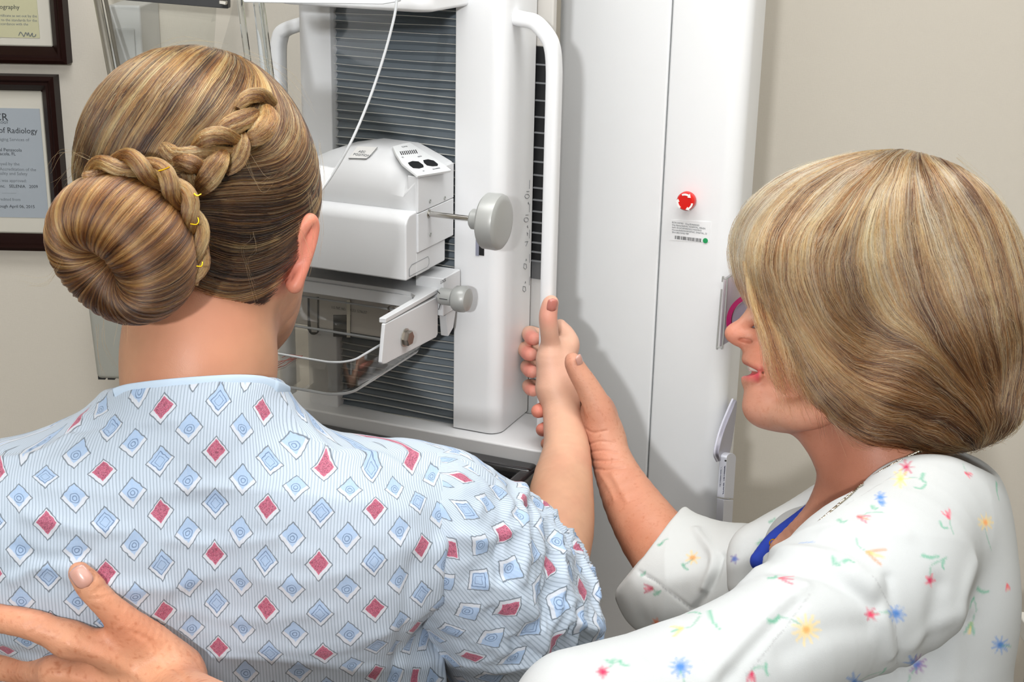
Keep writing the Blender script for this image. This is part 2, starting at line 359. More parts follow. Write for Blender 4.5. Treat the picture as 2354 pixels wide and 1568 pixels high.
# ------------------------------------------------------------------ acrylic barrier left of the machine and the box on the wall
M_steel = mat('brushed steel', 'b9b7b0', .3, .9); M_dark = mat('dark rubber', '2b2c2e', .5)
M_clear = mat('clear acrylic', 'eef2f2', .03, trans=1, ior=1.2, spec=.3)
def thin(name, tint='f2f5f5', refl=.08, dens=1):            # thin clear sheet: lets light and shadow rays through
    m = bpy.data.materials.new(name); m.use_nodes = True; t = m.node_tree; t.nodes.clear()
    o = t.nodes.new('ShaderNodeOutputMaterial'); tr = t.nodes.new('ShaderNodeBsdfTransparent'); gl = t.nodes.new('ShaderNodeBsdfGlossy')
    tr.inputs[0].default_value = lin(tint); gl.inputs['Roughness'].default_value = .05
    mx = t.nodes.new('ShaderNodeMixShader'); lw = t.nodes.new('ShaderNodeLayerWeight'); lw.inputs[0].default_value = .25
    mm = t.nodes.new('ShaderNodeMath'); mm.operation = 'MULTIPLY'; mm.inputs[1].default_value = .6; t.links.new(lw.outputs['Facing'], mm.inputs[0])
    m2 = t.nodes.new('ShaderNodeMath'); m2.operation = 'ADD'; m2.inputs[1].default_value = refl; t.links.new(mm.outputs[0], m2.inputs[0]); m2.use_clamp = True
    t.links.new(m2.outputs[0], mx.inputs[0]); t.links.new(tr.outputs[0], mx.inputs[1]); t.links.new(gl.outputs[0], mx.inputs[2]); t.links.new(mx.outputs[0], o.inputs[0])
    return m
M_sheet = thin('clear sheet', 'fbfcfb', .02)
b0 = P(225, 0, 2.15); b1 = P(262, 195, 2.1); dv = (b1 - b0)
SH = empty('clear_shield', P(420, 300, 2.1), 'clear shield panel with slim metal side rod and dark top rail, behind patient head', 'shield')
MB().tube([b0 - dv * .6, b0, b1, b1 + dv * 2.6], .0065, 12).build('side_rod', M_steel, SH)
MB().tube([b0 - dv * .6 + [.012, 0, 0], b1 + dv * 2.6 + [.012, 0, 0]], .003, 8).build('rod_seam', mat('rod seam', '6d675e', .5), SH)
q = [P(230, -40, 2.14), P(497, 10, 2.14), P(478, 330, 2.05), P(330, 560, 2.02)]
MB().prism(q, (0, .004, 0)).build('panel', M_sheet, SH)
q = [P(255, -15, 2.12), P(524, -15, 2.12), P(524, 20, 2.12), P(498, 18, 2.12), P(255, -2, 2.12)]
MB().prism(q, (0, .02, 0)).build('top_rail', M_dark, SH, bevel=.001)
q = [P(503, 1, 2.10), P(520, 3, 2.10), P(519, 12, 2.10), P(503, 9, 2.10)]
MB().prism(q, (0, .012, 0)).build('clip', M_steel, SH, bevel=.001)
wb = empty('wall_box', (W(250, 800)[0], WY, W(250, 880)[1]), 'small grey box mounted on the wall behind patient neck', 'box')
M_gpl = mat('grey plastic', 'a9aaa2', .5)
x0, zt = W(192, 640, WY - .1); x1, zb = W(222, 872, WY - .1); x2, _ = W(340, 878, WY - .1)
MB().prism([(x0, WY - .1, zt), (x1, WY - .1, zb), (x2, WY - .1, zb), (x2, WY - .1, zt)], (0, .1, 0)).build('housing', M_gpl, wb, bevel=.008)
x, z = W(280, 755, WY - .102); x_, z_ = W(291, 835, WY - .102)
MB().tube([(x, WY - .101, z), (x_, WY - .101, z_)], .0012, 6).build('lid_seam', M_dark, wb)
for px in (230, 252):
    x, z = W(px, 878, WY - .1); MB().box(x - .006, x + .006, WY - .09, WY - .075, zb - .004, zb + .004).build('foot', M_dark, wb)
# white unit standing behind the clear panel
q = W(240, 10, WY - .1); q2 = W(322, 400, WY - .1)
hc = empty('tall_cabinet', (q[0], WY - .1, 0), 'tall white cabinet seen through the clear shield by the wall', 'cabinet')
xa = W(236, 60, WY - .12)[0]; xb = W(324, 60, WY - .12)[0]; zt = W(300, 12, WY - .12)[1]
MB().box(xa + .01, xb, WY - .12, WY - .001, 1.24, zt).build('body', mat('cabinet white', 'dcdddd', .5), hc, bevel=.004)
MB().box(xa + .02, xb - .01, WY - .124, WY - .12, 1.25, zt - .035).build('door', mat('cabinet door', 'd2d4d5', .5), hc, bevel=.002)
# pale counter edge in the lower right corner
xa, zz = ony(2338, 1405, 1.9)
ct_ = empty('side_table', (xa + .2, 1.9, 0), 'pale white table edge behind the technician in the lower right corner', 'table')
MB().box(xa, xa + .5, 1.45, 1.9, zz - .03, zz).build('table_top', mat('laminate', 'd8d6ce', .4), ct_, bevel=.003)
for i, j in ((.03, 1.5), (.46, 1.5), (.03, 1.86), (.46, 1.86)): MB().box(xa + i - .015, xa + i + .015, j - .015, j + .015, 0, zz - .03).build('leg', M_steel, ct_)
# ------------------------------------------------------------------ mammography machine
M_wh = mat('white enamel', 'e6e8ea', .38, spec=.4); M_wh2 = mat('white moulded plastic', 'd0d2d4', .42); M_gry = mat('grey enamel', '9a9a98', .5)
M_knob = mat('satin grey knob', 'a4a6a4', .36, .15); M_blk = mat('black plastic', '151618', .4); M_print = mat('grey print', '6e7276', .6)
M_line = mat('seam shadow gap', '6a6a68', .7)
def scr(name, col):                                        # enamel with the faintest orange peel
    m = mat(name, col, .36, spec=.4); g = NG(m); g.l.new(g.bump(g.noise(700, detail=1), .06, .0004), g.b.inputs['Normal']); return m
M_tow = scr('tower enamel', 'eceeef')
MC = empty('mammography_machine', M2W(.05, .2, 0), 'white mammography machine with tall column, bellows, paddle and grab handles', 'mammography machine')
# tower
tb = .30; aL = onb(1274, 300, tb)[0]; aS = onb(1545, 10, tb)[0]; aR = .200; zT = 2.35; tD = .078
def rrect(a0, a1, b0, b1, r0, r1, r2=.004, r3=.004, n=8):  # rounded outline; r0 front-left, r1 front-right
    o = []
    for (ca, cb, r, s) in ((a0 + r0, b0 + r0, r0, 180), (a1 - r1, b0 + r1, r1, 270), (a1 - r3, b1 - r3, r3, 0), (a0 + r2, b1 - r2, r2, 90)):
        for i in range(n + 1):
            t = math.radians(s + 90 * i / n); o.append((ca + r * math.cos(t), cb + r * math.sin(t)))
    return o
def vprism(pts, z0, z1): return MB('M').prism([(a, b, z0) for a, b in pts], (0, 0, z1 - z0))
vprism(rrect(aL, aS - .0008, tb, tb + tD, .014, .003), .0, zT).build('tower_panel', M_tow, MC)
vprism(rrect(aS + .0008, aR, tb, tb + tD, .003, .024), .0, zT).build('tower_panel', M_tow, MC)
MB('M').box(aL + .01, aR - .02, tb + .01, tb + tD - .01, .0, zT - .01).build('tower_core', M_line, MC)
MB('M').box(aL + .02, aR - .03, tb + .02, tb + .2, .0, .06).build('foot', M_gry, MC, bevel=.01)
# emergency stop
M_red = mat('stop red', 'd8150c', .35, coat=.3); M_whp = mat('white print', 'f4f4f2', .5)
a, z = onb(1586, 455, tb); z -= .001; c = M2W(a, tb, z); r = .0122
es = MB().lathe(c, -E2, [(-.001, r * .6), (.004, r * .62), (.009, r * .8), (.012, r), (.018, r), (.021, r * .93), (.0225, r * .8), (.0228, r * .01)]).build('emergency_stop_button', M_red, MC)
es.data.materials[0] = M_red
def arc(t0, t1, R, w0=.0011):
    mb = MB(); n = 14
    ts = np.radians(np.linspace(t0, t1, n)); off = -E2 * .0232
    def q(t, rr): return c + off + E1 * rr * math.cos(t) + np.array([0, 0, 1]) * rr * math.sin(t)
    k = n - 4
    V = [q(t, R - w0) for t in ts[:k]] + [q(t, R + w0) for t in ts[:k]][::-1]; mb.prism(V, E2 * .0022)
    mb.prism([q(ts[k - 1], R - 2.4 * w0), q(ts[-1], R), q(ts[k - 1], R + 2.4 * w0)], E2 * .0022)
    mb.build('rotation_arrow', M_whp, es, smooth=False)
for t in (115, -5, -125): arc(t, t - 75, r * .80)
# asset label and dot
M_lab = mat('label paper', 'eef0f1', .5); M_grn = mat('green dot', '1f9a5a', .5)
def tq(px, py, off=.0006): a, z = onb(px, py, tb); return M2W(a, tb - off, z)
lab = MB().prism([tq(1543, 505), tq(1634, 510), tq(1631, 557), tq(1541, 552)], E2 * .0005).build('asset_label', M_lab, MC, smooth=False)
for i, s in enumerate(['ECN:103703   Org ID:N00203', 'Org Name:NAVAL HOSPITAL, PENSA', 'Item ID:HOSPARMD21MAMMO', 'Nomen:RADIOGRAPHIC DIGITAL, D', 'SN:12821XMJ1789']):
    text('lettering', s, (tq(1545, 512.5 + i * 5.6, .0008), E1, ZU), .0030, M_print, lab, narrow=1.0 if i != 1 else .95)
bc = MB(); x = 0; rb = random.Random(3)
o = tq(1551, 549, .0008); W_ = np.linalg.norm(tq(1612, 549, .0008) - o)
while x < W_ - .0006:
    w_ = rb.choice([.0002, .0003, .0006]); p0 = o + E1 * x; bc.prism([p0, p0 + E1 * w_, p0 + E1 * w_ + ZU * .0046, p0 + ZU * .0046], E2 * .0002); x += w_ + rb.choice([.0003, .0004, .0007])
bc.build('barcode', M_blk, lab, smooth=False)
MB().lathe(tq(1622, 553, 0), -E2, [(0, .0034), (.0012, .0034), (.0013, .001)], 24).build('dot_sticker', M_grn, MC)
# gantry column
zb = 1.150; zt = 2.10; cD = .0945; aw = -.0605; al_ = -.222; a0 = -.2685
vprism(rrect(aw, 0, 0, cD, .0015, .017), zb, zt).build('column_side', M_wh, MC)
vprism(rrect(a0, al_, 0, cD, .012, .0015), zb - .012, zt).build('column_side', M_wh, MC)
MB('M').box(a0 + .01, -.01, .04, cD, zb - .01, zt).build('column_back', M_gry, MC)
MB('M').box(-.20, -.09, cD - .01, tb + .02, .9, zt - .1).build('column_neck', M_gry, MC, bevel=.004)
# bellows
M_bel = mat('bellows cloth', '6f7981', .4, spec=.5); g = NG(M_bel); g.l.new(g.bump(g.noise(260, detail=3), .35, .0015), g.b.inputs['Normal'])
M_lip_lit = mat('lit bellows lip', 'd2d2cc', .5)  # pale colour stands in for light caught on the pleat ridges
bl = MB('M'); lp = MB('M'); z = zb - .012; V = []; LV = []; k = 0; nx = 24
xs = np.linspace(al_ - .004, aw + .003, nx)
while z < zt:
    h = .0096 * (1 + .10 * math.sin(k * .7)); sag = [.0010 * math.sin(3.1 * (x - al_) / (aw - al_) + k * .35) + .0004 * math.sin(40 * x + k * 2.1) for x in xs]
    V += [(x, .0125, z + s) for x, s in zip(xs, sag)] + [(x, .0155, z + h * .5 + s) for x, s in zip(xs, sag)] + [(x, .0115, z + h - .0006 + s) for x, s in zip(xs, sag)] + [(x, .0088, z + h - .0004 + s) for x, s in zip(xs, sag)]
    lp.tube([(x, .0092, z + h - .0002 + s) for x, s in zip(xs, sag)], .00045, 6, ry=.0018, up=(0, 0, 1))
    z += h; k += 1
rows = len(V) // nx; bl.add(V, [(i * nx + j, i * nx + j + 1, (i + 1) * nx + j + 1, (i + 1) * nx + j) for i in range(rows - 1) for j in range(nx - 1)])
BEL = bl.build('bellows', M_bel, MC, angle=20); lp.build('bellows_lit_lips', M_lip_lit, BEL, angle=60)
# ribbed belt beside the column and angle marks
a_s, z_t = onb(1237, 108, cD); a_r, z_b = onb(1226, 640, cD + .02); bb = .100
a_s = onb(1231, 300, bb)[0]; a_r = onb(1252, 300, bb)[0]
z_t = onb(1238, 108, bb)[1]; z_b = onb(1228, 640, bb)[1]
MB('M').box(-.03, .017, bb, bb + .012, z_b, z_t).build('belt', M_blk, MC)
M_rib = mat('belt rib', '77797b', .4)
z = z_t - .02; st = .0215
rb_ = MB('M')
while z > z_b + .022:
    rb_.box(-.002, .017, bb - .003, bb, z - .0008, z + .0008); z -= st; st = max(.0042, st * .955)
rb_.build('belt_ribs', M_rib, MC)
MB('M').box(-.002, .017, bb - .001, bb + .01, z_b - .0, z_b + .022).build('belt_end', mat('belt end', '5a5b5c', .5), MC)
MB('M').box(-.03, .017, bb + .001, bb + .012, 1.05, z_b).build('rear_cover', mat('rear cover', 'c3c3c1', .5), MC, bevel=.002)
MB('M').box(-.03, .017, bb + .001, bb + .012, z_t, zt).build('rear_cover', mat('rear cover upper', 'c9c6c0', .5), MC, bevel=.002)
def sq(px, py): b, z = ona(px, py, 0); return M2W(.0004, b, z)
def sline(pts, w=.00028, name='angle_mark'): return MB().tube([sq(*p) for p in pts], w, 5).build(name, M_print, MC)
def mk(px, py, kind):                                       # small pictograms printed on the column side, read sideways
    s = 1.0
    def R(q): return [(px + x * s, py + y * s) for x, y in q]
    if kind in 'AB':
        sline(R([(-2, 0), (4, 0)])); sline(R([(-1, 7)] + [(-1 + 5 * math.sin(t), 11 - 5 * math.cos(t)) for t in np.linspace(0.2, 6.1, 14)])); sline(R([(2, 24), (3, 30), (1, 26)]))
    if kind == 'C': sline(R([(-3, 0), (4, -1)])); sline(R([(-1, 10), (4, -1)])); sline(R([(3, -14), (2, -22), (4, -18)]))
    if kind == 'D': sline(R([(-3, -4), (-4, 5), (0, 9), (3, 6), (2, -3), (-3, -4)])); sline(R([(1, -10), (2, -15), (3, -11)]))
mk(1212, 440, 'A'); mk(1210, 494, 'A'); mk(1209, 556, 'C'); mk(1207, 610, 'D'); mk(1205, 662, 'D')
for py in (442, 496, 556, 612, 664): sline([(1217, py - 28), (1216, py - 8)], .00025)
# grab handles
def handle(pts, nm='grab_handle'):
    return MB().tube(spline(pts, 90), .0112, 24, sq=3.4, ry=.0083, up=E2).build(nm, M_wh, MC, angle=50)
hb = .034
def hp(px, py, b=hb): a, z = onb(px, py, b); return M2W(a, b, z)
b_, z_ = ona(1183, 42, 0)
ha, hz = onb(1262, 400, hb)
zt_h = onb(1262, 62, hb)[1]
pts = [M2W(-.004, .030, z_ + .001), M2W(.008, .031, z_ - .001), M2W(.022, .033, zt_h - .002 + .006), M2W(.036, hb, zt_h - .009), M2W(.0430, hb, zt_h - .022), M2W(.0460, hb, zt_h - .045), M2W(.0465, hb, zt_h - .08), M2W(.0465, hb, 1.5), M2W(.0465, hb, 1.3), M2W(.0465, hb, 1.12), M2W(.0465, hb, 1.0), M2W(.046, hb, .97), M2W(.03, hb, .955), M2W(-.004, hb, .953)]
HA = .0485
handle(pts)
a1, z1 = onb(712, 45, .05)
hL = onb(640, 150, .05)[0]
pts = [M2W(a0 + .006, .05, z1), M2W(a0 - .012, .05, z1 - .003), M2W(hL + .012, .05, z1 - .014), M2W(hL + .003, .05, z1 - .026), M2W(hL, .05, z1 - .05), M2W(hL, .05, 1.5), M2W(hL, .05, 1.2), M2W(hL, .05, 1.0), M2W(hL + .02, .05, .96), M2W(a0 + .01, .05, .955)]
handle(pts)
# breast platform: white shell, black carbon top
zl = 1.1405
vprism(rrect(-.30, .075, -.021, .088, .02, .018), 1.04, zl + .008).build('platform_shell', M_wh, MC, bevel=.0025)
M_cf = mat('carbon fibre', '1b1b1d', .22, coat=.6); g = NG(M_cf); tc = g.node('ShaderNodeTexCoord').outputs['Object']
x, y, zz = g.sep(tc); k = 1 / .0024
s = (x * k + y * k * .42).fr() ; t = (y * k - x * k * .42).fr()
ch = g.math('ABSOLUTE', ((x * k + y * k * .42) * .5).fr().gt(.5) - ((y * k - x * k * .42) * .5).fr().gt(.5))
cell = ch * (1 - g.math('ABSOLUTE', s - .5) * 1.6).mx(0)
g.l.new(g.mix(cell, '0c0c0e', '6f7072'), g.b.inputs['Base Color'])
PL = MB('M').box(-.295, .064, -.27, -.022, 1.05, zl - .022).build('image_receptor', M_blk, MC, bevel=.006, segs=4)
MB('M').box(-.28, .046, -.255, -.055, zl - .0225, zl - .0205).build('receptor_top', M_cf, PL, bevel=.0008)
rim = MB('M')
rim.box(-.295, .064, -.050, -.022, zl - .024, zl - .006); rim.build('receptor_back_rim', mat('gloss black', '1c1c1e', .18, coat=.6), PL, bevel=.007, segs=4)
MB('M').box(.046, .066, -.27, -.024, zl - .03, zl - .008).build('receptor_side_rim', mat('gloss black side', '232325', .25, coat=.4), PL, bevel=.006, segs=4)
MB('M').box(.0440, .0462, -.15, -.045, zl - .0208, zl - .0185).build('scuffed_edge', mat('scuff', 'c2c0b4', .7), PL, bevel=.0005)
MB('M').box(-.24, .02, -.20, .14, .75, 1.05).build('lower_housing', mat('lower housing', '26272a', .5), MC, bevel=.02)
# compression head
HB = empty('compression_head', M2W(-.15, -.05, 1.4), None, None); HB.parent = MC; HB.matrix_parent_inverse = WM(MC).inverted()
hz0, hz1 = 1.393, 1.4795; ha0, ha1 = -.262, -.0612
def hd(px, py, a=-.0612): b, z = ona(px, py, a); return b, z
# upper hood: profile in (a, z) lofted, domed top, sloping right shoulder with the control panel
ztop = onb(940, 326, -.006)[1]
hood = MB('M')
prof = [(ha1, 1.437), (ha1, hz1), (ha1 - .016, hz1 + .5 * (ztop - .004 - hz1)), (ha1 - .0335, ztop - .004), (ha1 - .044, ztop), (-.150, ztop + .001), (-.185, ztop - .006), (-.215, ztop - .020), (-.245, ztop - .046), (ha0, 1.437)]
def ring(b, sh, dz): return [(a + (sh if a < -.15 else (-sh if i > 1 else 0)) * .3, b, max(z - dz * max(0, (z - 1.437) / (ztop - 1.437)), 1.437) if i else z) for i, (a, z) in enumerate(prof)]
R_ = [ring(-.002, 0, .0), ring(-.03, 0, .0), ring(-.064, 0, .0), ring(-.084, 0, .014), ring(-.0965, 0, .040)]
for r in R_:
    r[1] = (ha1, r[1][1], hz1)
R_[3][1] = (ha1, -.086, hz1); R_[4][1] = (ha1, -.0935, hz1 - .002); R_[4][0] = (ha1, -.0935, 1.437)
n = len(prof); V = [p for r in R_ for p in r]
hood.add(V, [(i * n + j, i * n + j + 1, (i + 1) * n + j + 1, (i + 1) * n + j) for i in range(len(R_) - 1) for j in range(n - 1)] + [tuple(range(n)), tuple(range((len(R_) - 1) * n, len(R_) * n))[::-1]] + [(i * n, (i + 1) * n, (i + 1) * n + n - 1, i * n + n - 1) for i in range(len(R_) - 1)])
hood.build('hood', M_wh2, HB, bevel=.003, segs=3, angle=45)
# side plates with a seam line
MB('M').box(ha1 - .012, ha1 + .0012, -.0935, -.003, 1.4375, hz1 - .001).build('side_plate', M_wh2, HB, bevel=.0008)
MB('M').box(ha1 - .012, ha1 + .0012, -.0935, -.003, 1.3925, 1.4368).build('side_plate', M_wh2, HB, bevel=.0008)
# lower front box
lb = MB('M'); fb = -.1185; 
pr = [(fb, 1.3655), (fb, 1.428), (fb + .003, 1.4345), (fb + .009, 1.4385), (-.094, 1.4395), (-.02, 1.4395), (-.02, 1.3655)]
lb.prism([(ha0 - .02, b, z) for b, z in pr], (ha1 - .001 - ha0 + .02, 0, 0)); lb.build('front_box', M_wh2, HB, bevel=.0022)
MB('M').box(ha1 - .03, ha1 - .0006, -.095, -.060, 1.3655, 1.392).build('lower_block', M_wh2, HB, bevel=.0015)
# outlined recess on the side of the lower block
o = .0002; rc = [(-.112, 1.3695), (-.112, 1.378), (-.106, 1.3815), (-.066, 1.3815), (-.0635, 1.378), (-.0635, 1.3725), (-.067, 1.3695), (-.112, 1.3695)]
MB('M').tube([(ha1 - .0006, b, z) for b, z in rc], .0003, 5).build('recess_outline', M_print, HB)
for px, py in ((986, 462), (1020, 455), (987, 539)):
    b, z = hd(px, py); MB().lathe(M2W(ha1 + .001, b, z), E1, [(0, .0024), (.0008, .0024), (.001, .0016), (.0003, .0014)], 18).build('screw', M_knob, HB)
b, z = hd(984, 491); KN = MB().lathe(M2W(ha1, b, z), E1, [(0, .0052), (.0015, .0052), (.0016, .0036), (.0004, .0034)], 20).build('shaft_bush', M_steel, HB)
# big compression knob
kc = M2W(ha1, b, z); d_ = proj(kc)[2]
L1 = .0535; kr = .0315
kn = MB().lathe(kc, E1, [(0, .0031), (L1 + .004, .0031)], 24).build('knob_shaft', mat('polished steel', 'c8c6c2', .18, 1), HB)
MB().lathe(kc, E1, [(L1, .004), (L1, .0095), (L1 + .002, .0115), (L1 + .015, .0115), (L1 + .016, .018), (L1 + .0165, kr - .003), (L1 + .019, kr - .0004), (L1 + .033, kr), (L1 + .0365, kr - .0012), (L1 + .0385, kr - .004), (L1 + .0392, kr - .008), (L1 + .0392, .001)], 64).build('compression_knob', M_knob, HB)
# slot in the column front
def fq(px, py, b=-.0003): a, z = onb(px, py, 0); return (a, b, z)
p1 = fq(1097, 500); p2 = fq(1113, 588)
MB('M').box(p1[0], p2[0], -.0006, .01, p2[2], p1[2]).build('slot', M_blk, MC, smooth=False)
MB('M').box(p1[0] - .0012, p1[0] + .003, -.0009, .01, p2[2] - .001, p1[2]).build('slot_edge', mat('slot edge', '8d90a0', .4), MC)
# control panel on the sloping shoulder
A_ = np.array(R_[2][1]); B_ = np.array(R_[2][3]); C_ = np.array(R_[0][3])
s0 = M2W(ha1, -.088, hz1 - .001); s1 = M2W(ha1 - .0335, -.070, ztop - .006); s2 = M2W(ha1 - .0335, -.006, ztop - .010)
def uv_plane(px, py, o, u, v):                             # sight line against a plane through o spanned by u, v
    nn = np.cross(u, v); r = ray(px, py); t = (o - CAM) @ nn / (r @ nn); return CAM + r * t
pu = M2W(ha1, -.003, hz1) - M2W(ha1, -.088, hz1); pv = M2W(ha1 - .0335, -.003, ztop - .004) - M2W(ha1, -.003, hz1); pn = np.cross(pu, pv); pn /= np.linalg.norm(pn)
if pn[2] < 0: pn = -pn
po = M2W(ha1, -.088, hz1) + pn * .0022
def cp(px, py, up=0): return uv_plane(px, py, po + pn * up, pu, pv)
pan = MB().prism([cp(961, 404), cp(1038, 391), cp(1022, 378), cp(942, 327), cp(925, 330), cp(903, 336), cp(910, 352), cp(925, 375)], -pn * .003).build('control_panel', mat('panel film', 'd9dcdd', .35), HB, bevel=.0006)
for q in ([(938, 374), (948, 370), (962, 371), (973, 379), (974, 384), (964, 387), (950, 386), (942, 380)], [(973, 368), (984, 366), (997, 369), (1007, 377), (1006, 381), (995, 382), (982, 380), (975, 374)]):
    MB().prism([cp(x, y, .0004) for x, y in q], -pn * .0006).build('button', M_blk, pan, smooth=False)
bg_ = MB()
for i in range(9):
    x = 919 + i * 4.4; bg_.prism([cp(x, 348 - i * .5, .0003), cp(x + 1.9, 348 - i * .5, .0003), cp(x + 6, 356 - i * .5, .0003), cp(x + 4, 356 - i * .5, .0003)], -pn * .0004)
bg_.build('bar_scale', M_blk, pan, smooth=False)
pe1 = pu / np.linalg.norm(pu); pe1 = pe1; pup = pv / np.linalg.norm(pv)
rx = cp(1000, 390, .0005) - cp(980, 394, .0005); rx /= np.linalg.norm(rx); uy = np.cross(pn, rx)
for s, px, py, sz in (('12 14 16', 925, 339, .003), ('FT', 926, 363, .003), ('cm', 1000, 347, .0026), ('DECOMPRESS', 996, 390, .0024), ('AM', 973, 394, .0022), ('BUCKY', 962, 361, .0024)):
    text('lettering', s, (cp(px, py, .0004), rx, uy), sz, M_print, pan)
# label on the domed front of the hood, marked AEC POSITION
hl0 = M2W(-.19, -.078, 1.500)
lo_ = R_[2][5]; p_u = E1; pfront = M2W(0, -.0675, ztop); 
v_f = (M2W(0, -.084, ztop - .014) - M2W(0, -.064, ztop)); n_f = np.cross(E1, v_f); n_f /= np.linalg.norm(n_f)
if n_f @ (CAM - pfront) < 0: n_f = -n_f
pfo = M2W(0, -.064, ztop) + n_f * .0024
def hf(px, py, up=0): return uv_plane(px, py, pfo + n_f * up, E1, v_f)
ap = MB().prism([hf(801, 363), hf(842, 364), hf(852, 356), hf(862, 345), (hf(868, 338)), hf(822, 336), hf(812, 348)], -n_f * .0015).build('position_label', mat('label film', 'd3d3d1', .4), HB, bevel=.0003)
MB().tube([hf(801, 363.6, .0002), hf(842, 364.6, .0002), hf(849, 360, .0002), hf(862, 345, .0002), hf(868, 338, .0002)], .0003, 5).build('label_outline', M_print, ap)
for s, px, py in (('AEC', 823, 350), ('POSITION', 811, 356.5)): text('lettering', s, (hf(px, py, .0003), E1, np.cross(n_f, E1)), .0048, M_print, ap)
# paddle holder: back beam, rounded corner, side arm, pivot block and knob
PH = empty('paddle_holder', M2W(-.15, -.05, 1.33), None, None); PH.parent = MC; PH.matrix_parent_inverse = WM(MC).inverted()
z0, z1 = 1.283, 1.3355; aO = -.055; th = .0045
out = [(-.30, -.100), (-.30, -.03), (aO - .03, -.026)] + [(aO - .03 + .03 * math.sin(t), -.056 + .03 * math.cos(t)) for t in np.linspace(.2, 1.57, 8)] + [(aO, -.180), (aO - .0075, -.182), (aO - .0085, -.100), (aO - .012, -.088), (aO - .022, -.079), (aO - .04, -.077), (-.30, -.077)]
out = [q for q in out if q != (-.30, -.100)]
MB('M').prism([(a, b, z1) for a, b in out], (0, 0, .0055)).build('top_flange', M_wh2, PH, bevel=.001)
# side plate with rounded lower corners
def sp(px, py): b, z = ona(px, py, aO); return (aO, b, z)
pl_ = [sp(885, 745), sp(1004, 683), sp(1007, 690), sp(1007, 768), sp(1003, 776), sp(978, 789), sp(900, 830), sp(889, 836), sp(881, 838), sp(877, 834)]
MB('M').prism(pl_, (-th, 0, 0)).build('side_plate', M_wh2, PH, bevel=.0012)
MB('M').box(-.30, aO - .02, -.080, -.072, 1.322, z1 + .001).build('front_lip', M_wh2, PH, bevel=.001)
# pivot block
MB('M').box(aO - .03, aO + .006, -.052, -.006, 1.308, 1.3535).build('pivot_block', M_wh2, PH, bevel=.0015)
MB('M').prism([(aO + .004, b, z) for b, z in ((-.04, 1.31), (-.012, 1.31), (-.02, 1.285), (-.034, 1.278))], (-.01, 0, 0)).build('pivot_bracket', M_wh2, PH, bevel=.001)
b, z = ona(1017, 681, aO + .006); kc = M2W(aO + .006, b, z); q = proj(kc)
k2 = MB().lathe(kc, E1, [(-.002, .0098), (.0135, .0098), (.0138, .0085), (.015, .0085), (.0155, .0128), (.018, .0148), (.024, .0155), (.029, .0150), (.0325, .0130), (.0342, .009), (.0348, .001)], 48).build('lock_knob', M_knob, PH)
for t0 in (-.9, .6): MB().tube([kc + E1 * .0005 + (.010) * (np.cos(t0) * -E2 + np.sin(t0) * ZU), kc + E1 * .0005 + .017 * (np.cos(t0) * -E2 + np.sin(t0) * ZU)], .0005, 5).build('lock_mark', M_blk, PH)
MB().tube([kc + E1 * .001 - E2 * .0101, kc + E1 * .011 - E2 * .0101], .0004, 5).build('index_line', M_blk, k2)
text('lettering', 'LOCK', (kc + E1 * .0003 + ZU * .016 - E2 * .006, E2, ZU), .0055, M_print, PH)
# hex bolt
b, z = ona(931, 776, aO); bc_ = M2W(aO, b, z)
MB().lathe(bc_, E1, [(0, .0105), (.0012, .0105), (.0014, .0085)], 32).build('washer', M_steel, PH)
MB().lathe(bc_, E1, [(.001, .0088), (.0065, .0088), (.0075, .0078)], 6).build('hex_bolt', mat('bolt steel', '9c958c', .25, 1), PH, angle=20)
# rear plate with slots behind the paddle, lettering and spring
rp = MB('M').box(-.30, -.105, -.012, -.008, 1.256, 1.330).build('slotted_plate', mat('slotted plate', 'd6d3ce', .5), PH)
def rq(px, py, b=-.0125): a, z = onb(px, py, b); return (a, b, z)
M_dk = mat('slot dark', '28292a', .5)
def slot(x0, x1, y0, y1, r):
    pts = [rq(x0, y0), rq(x1, y0), rq(x1, y1 - r)] + [rq(x1 - r + r * math.cos(t), y1 - r + r * math.sin(t)) for t in np.linspace(.2, 2.94, 8)] + [rq(x0, y1 - r)]
    return MB('M').prism(pts, (0, .0015, 0)).build('slot', M_dk, rp, smooth=False)
slot(707, 733, 683, 770, 12); 
pi = [rq(712, 686, -.0129), rq(729, 686, -.0129), rq(729, 764, -.0129), rq(716, 764, -.0129), rq(712, 720, -.0129)]
MB('M').prism(pi, (0, .0003, 0)).build('slot_insert', mat('slot insert', 'b9b6b1', .4), rp, smooth=False)
slot(766, 806, 724, 778, 4)
MB('M').prism([rq(797, 690, -.0135), rq(805, 690, -.0135), rq(805, 776, -.0135), rq(797, 776, -.0135)], (0, .0006, 0)).build('slot_insert', M_steel, rp, smooth=False)
text('lettering', 'U.S. PAT. NO. 5,305,321  5,706,327', (M2W(*rq(762, 709, -.0133)), E1, ZU), .0047, M_print, rp, narrow=.72)
sp_ = []; a, z = onb(900, 695, -.05)
for i in range(90): t = i / 89 * 2 * np.pi * 5; sp_.append((a + .0042 * math.cos(t), -.05 + .0042 * math.sin(t), z + .014 - i / 89 * .03))
MB('M').tube(sp_, .0011, 8).build('spring', M_steel, PH)
MB('M').box(a - .009, a + .009, -.06, -.04, z + .010, z + .016).build('spring_cap', M_gry, PH, bevel=.001)
for px in (758, 800):
    aa, z_2 = onb(px, 687, -.05); MB('M').lathe((aa, -.05, 1.322), (0, 0, -1), [(0, .006), (.004, .006)], 20).build('thumb_screw', M_steel, PH)
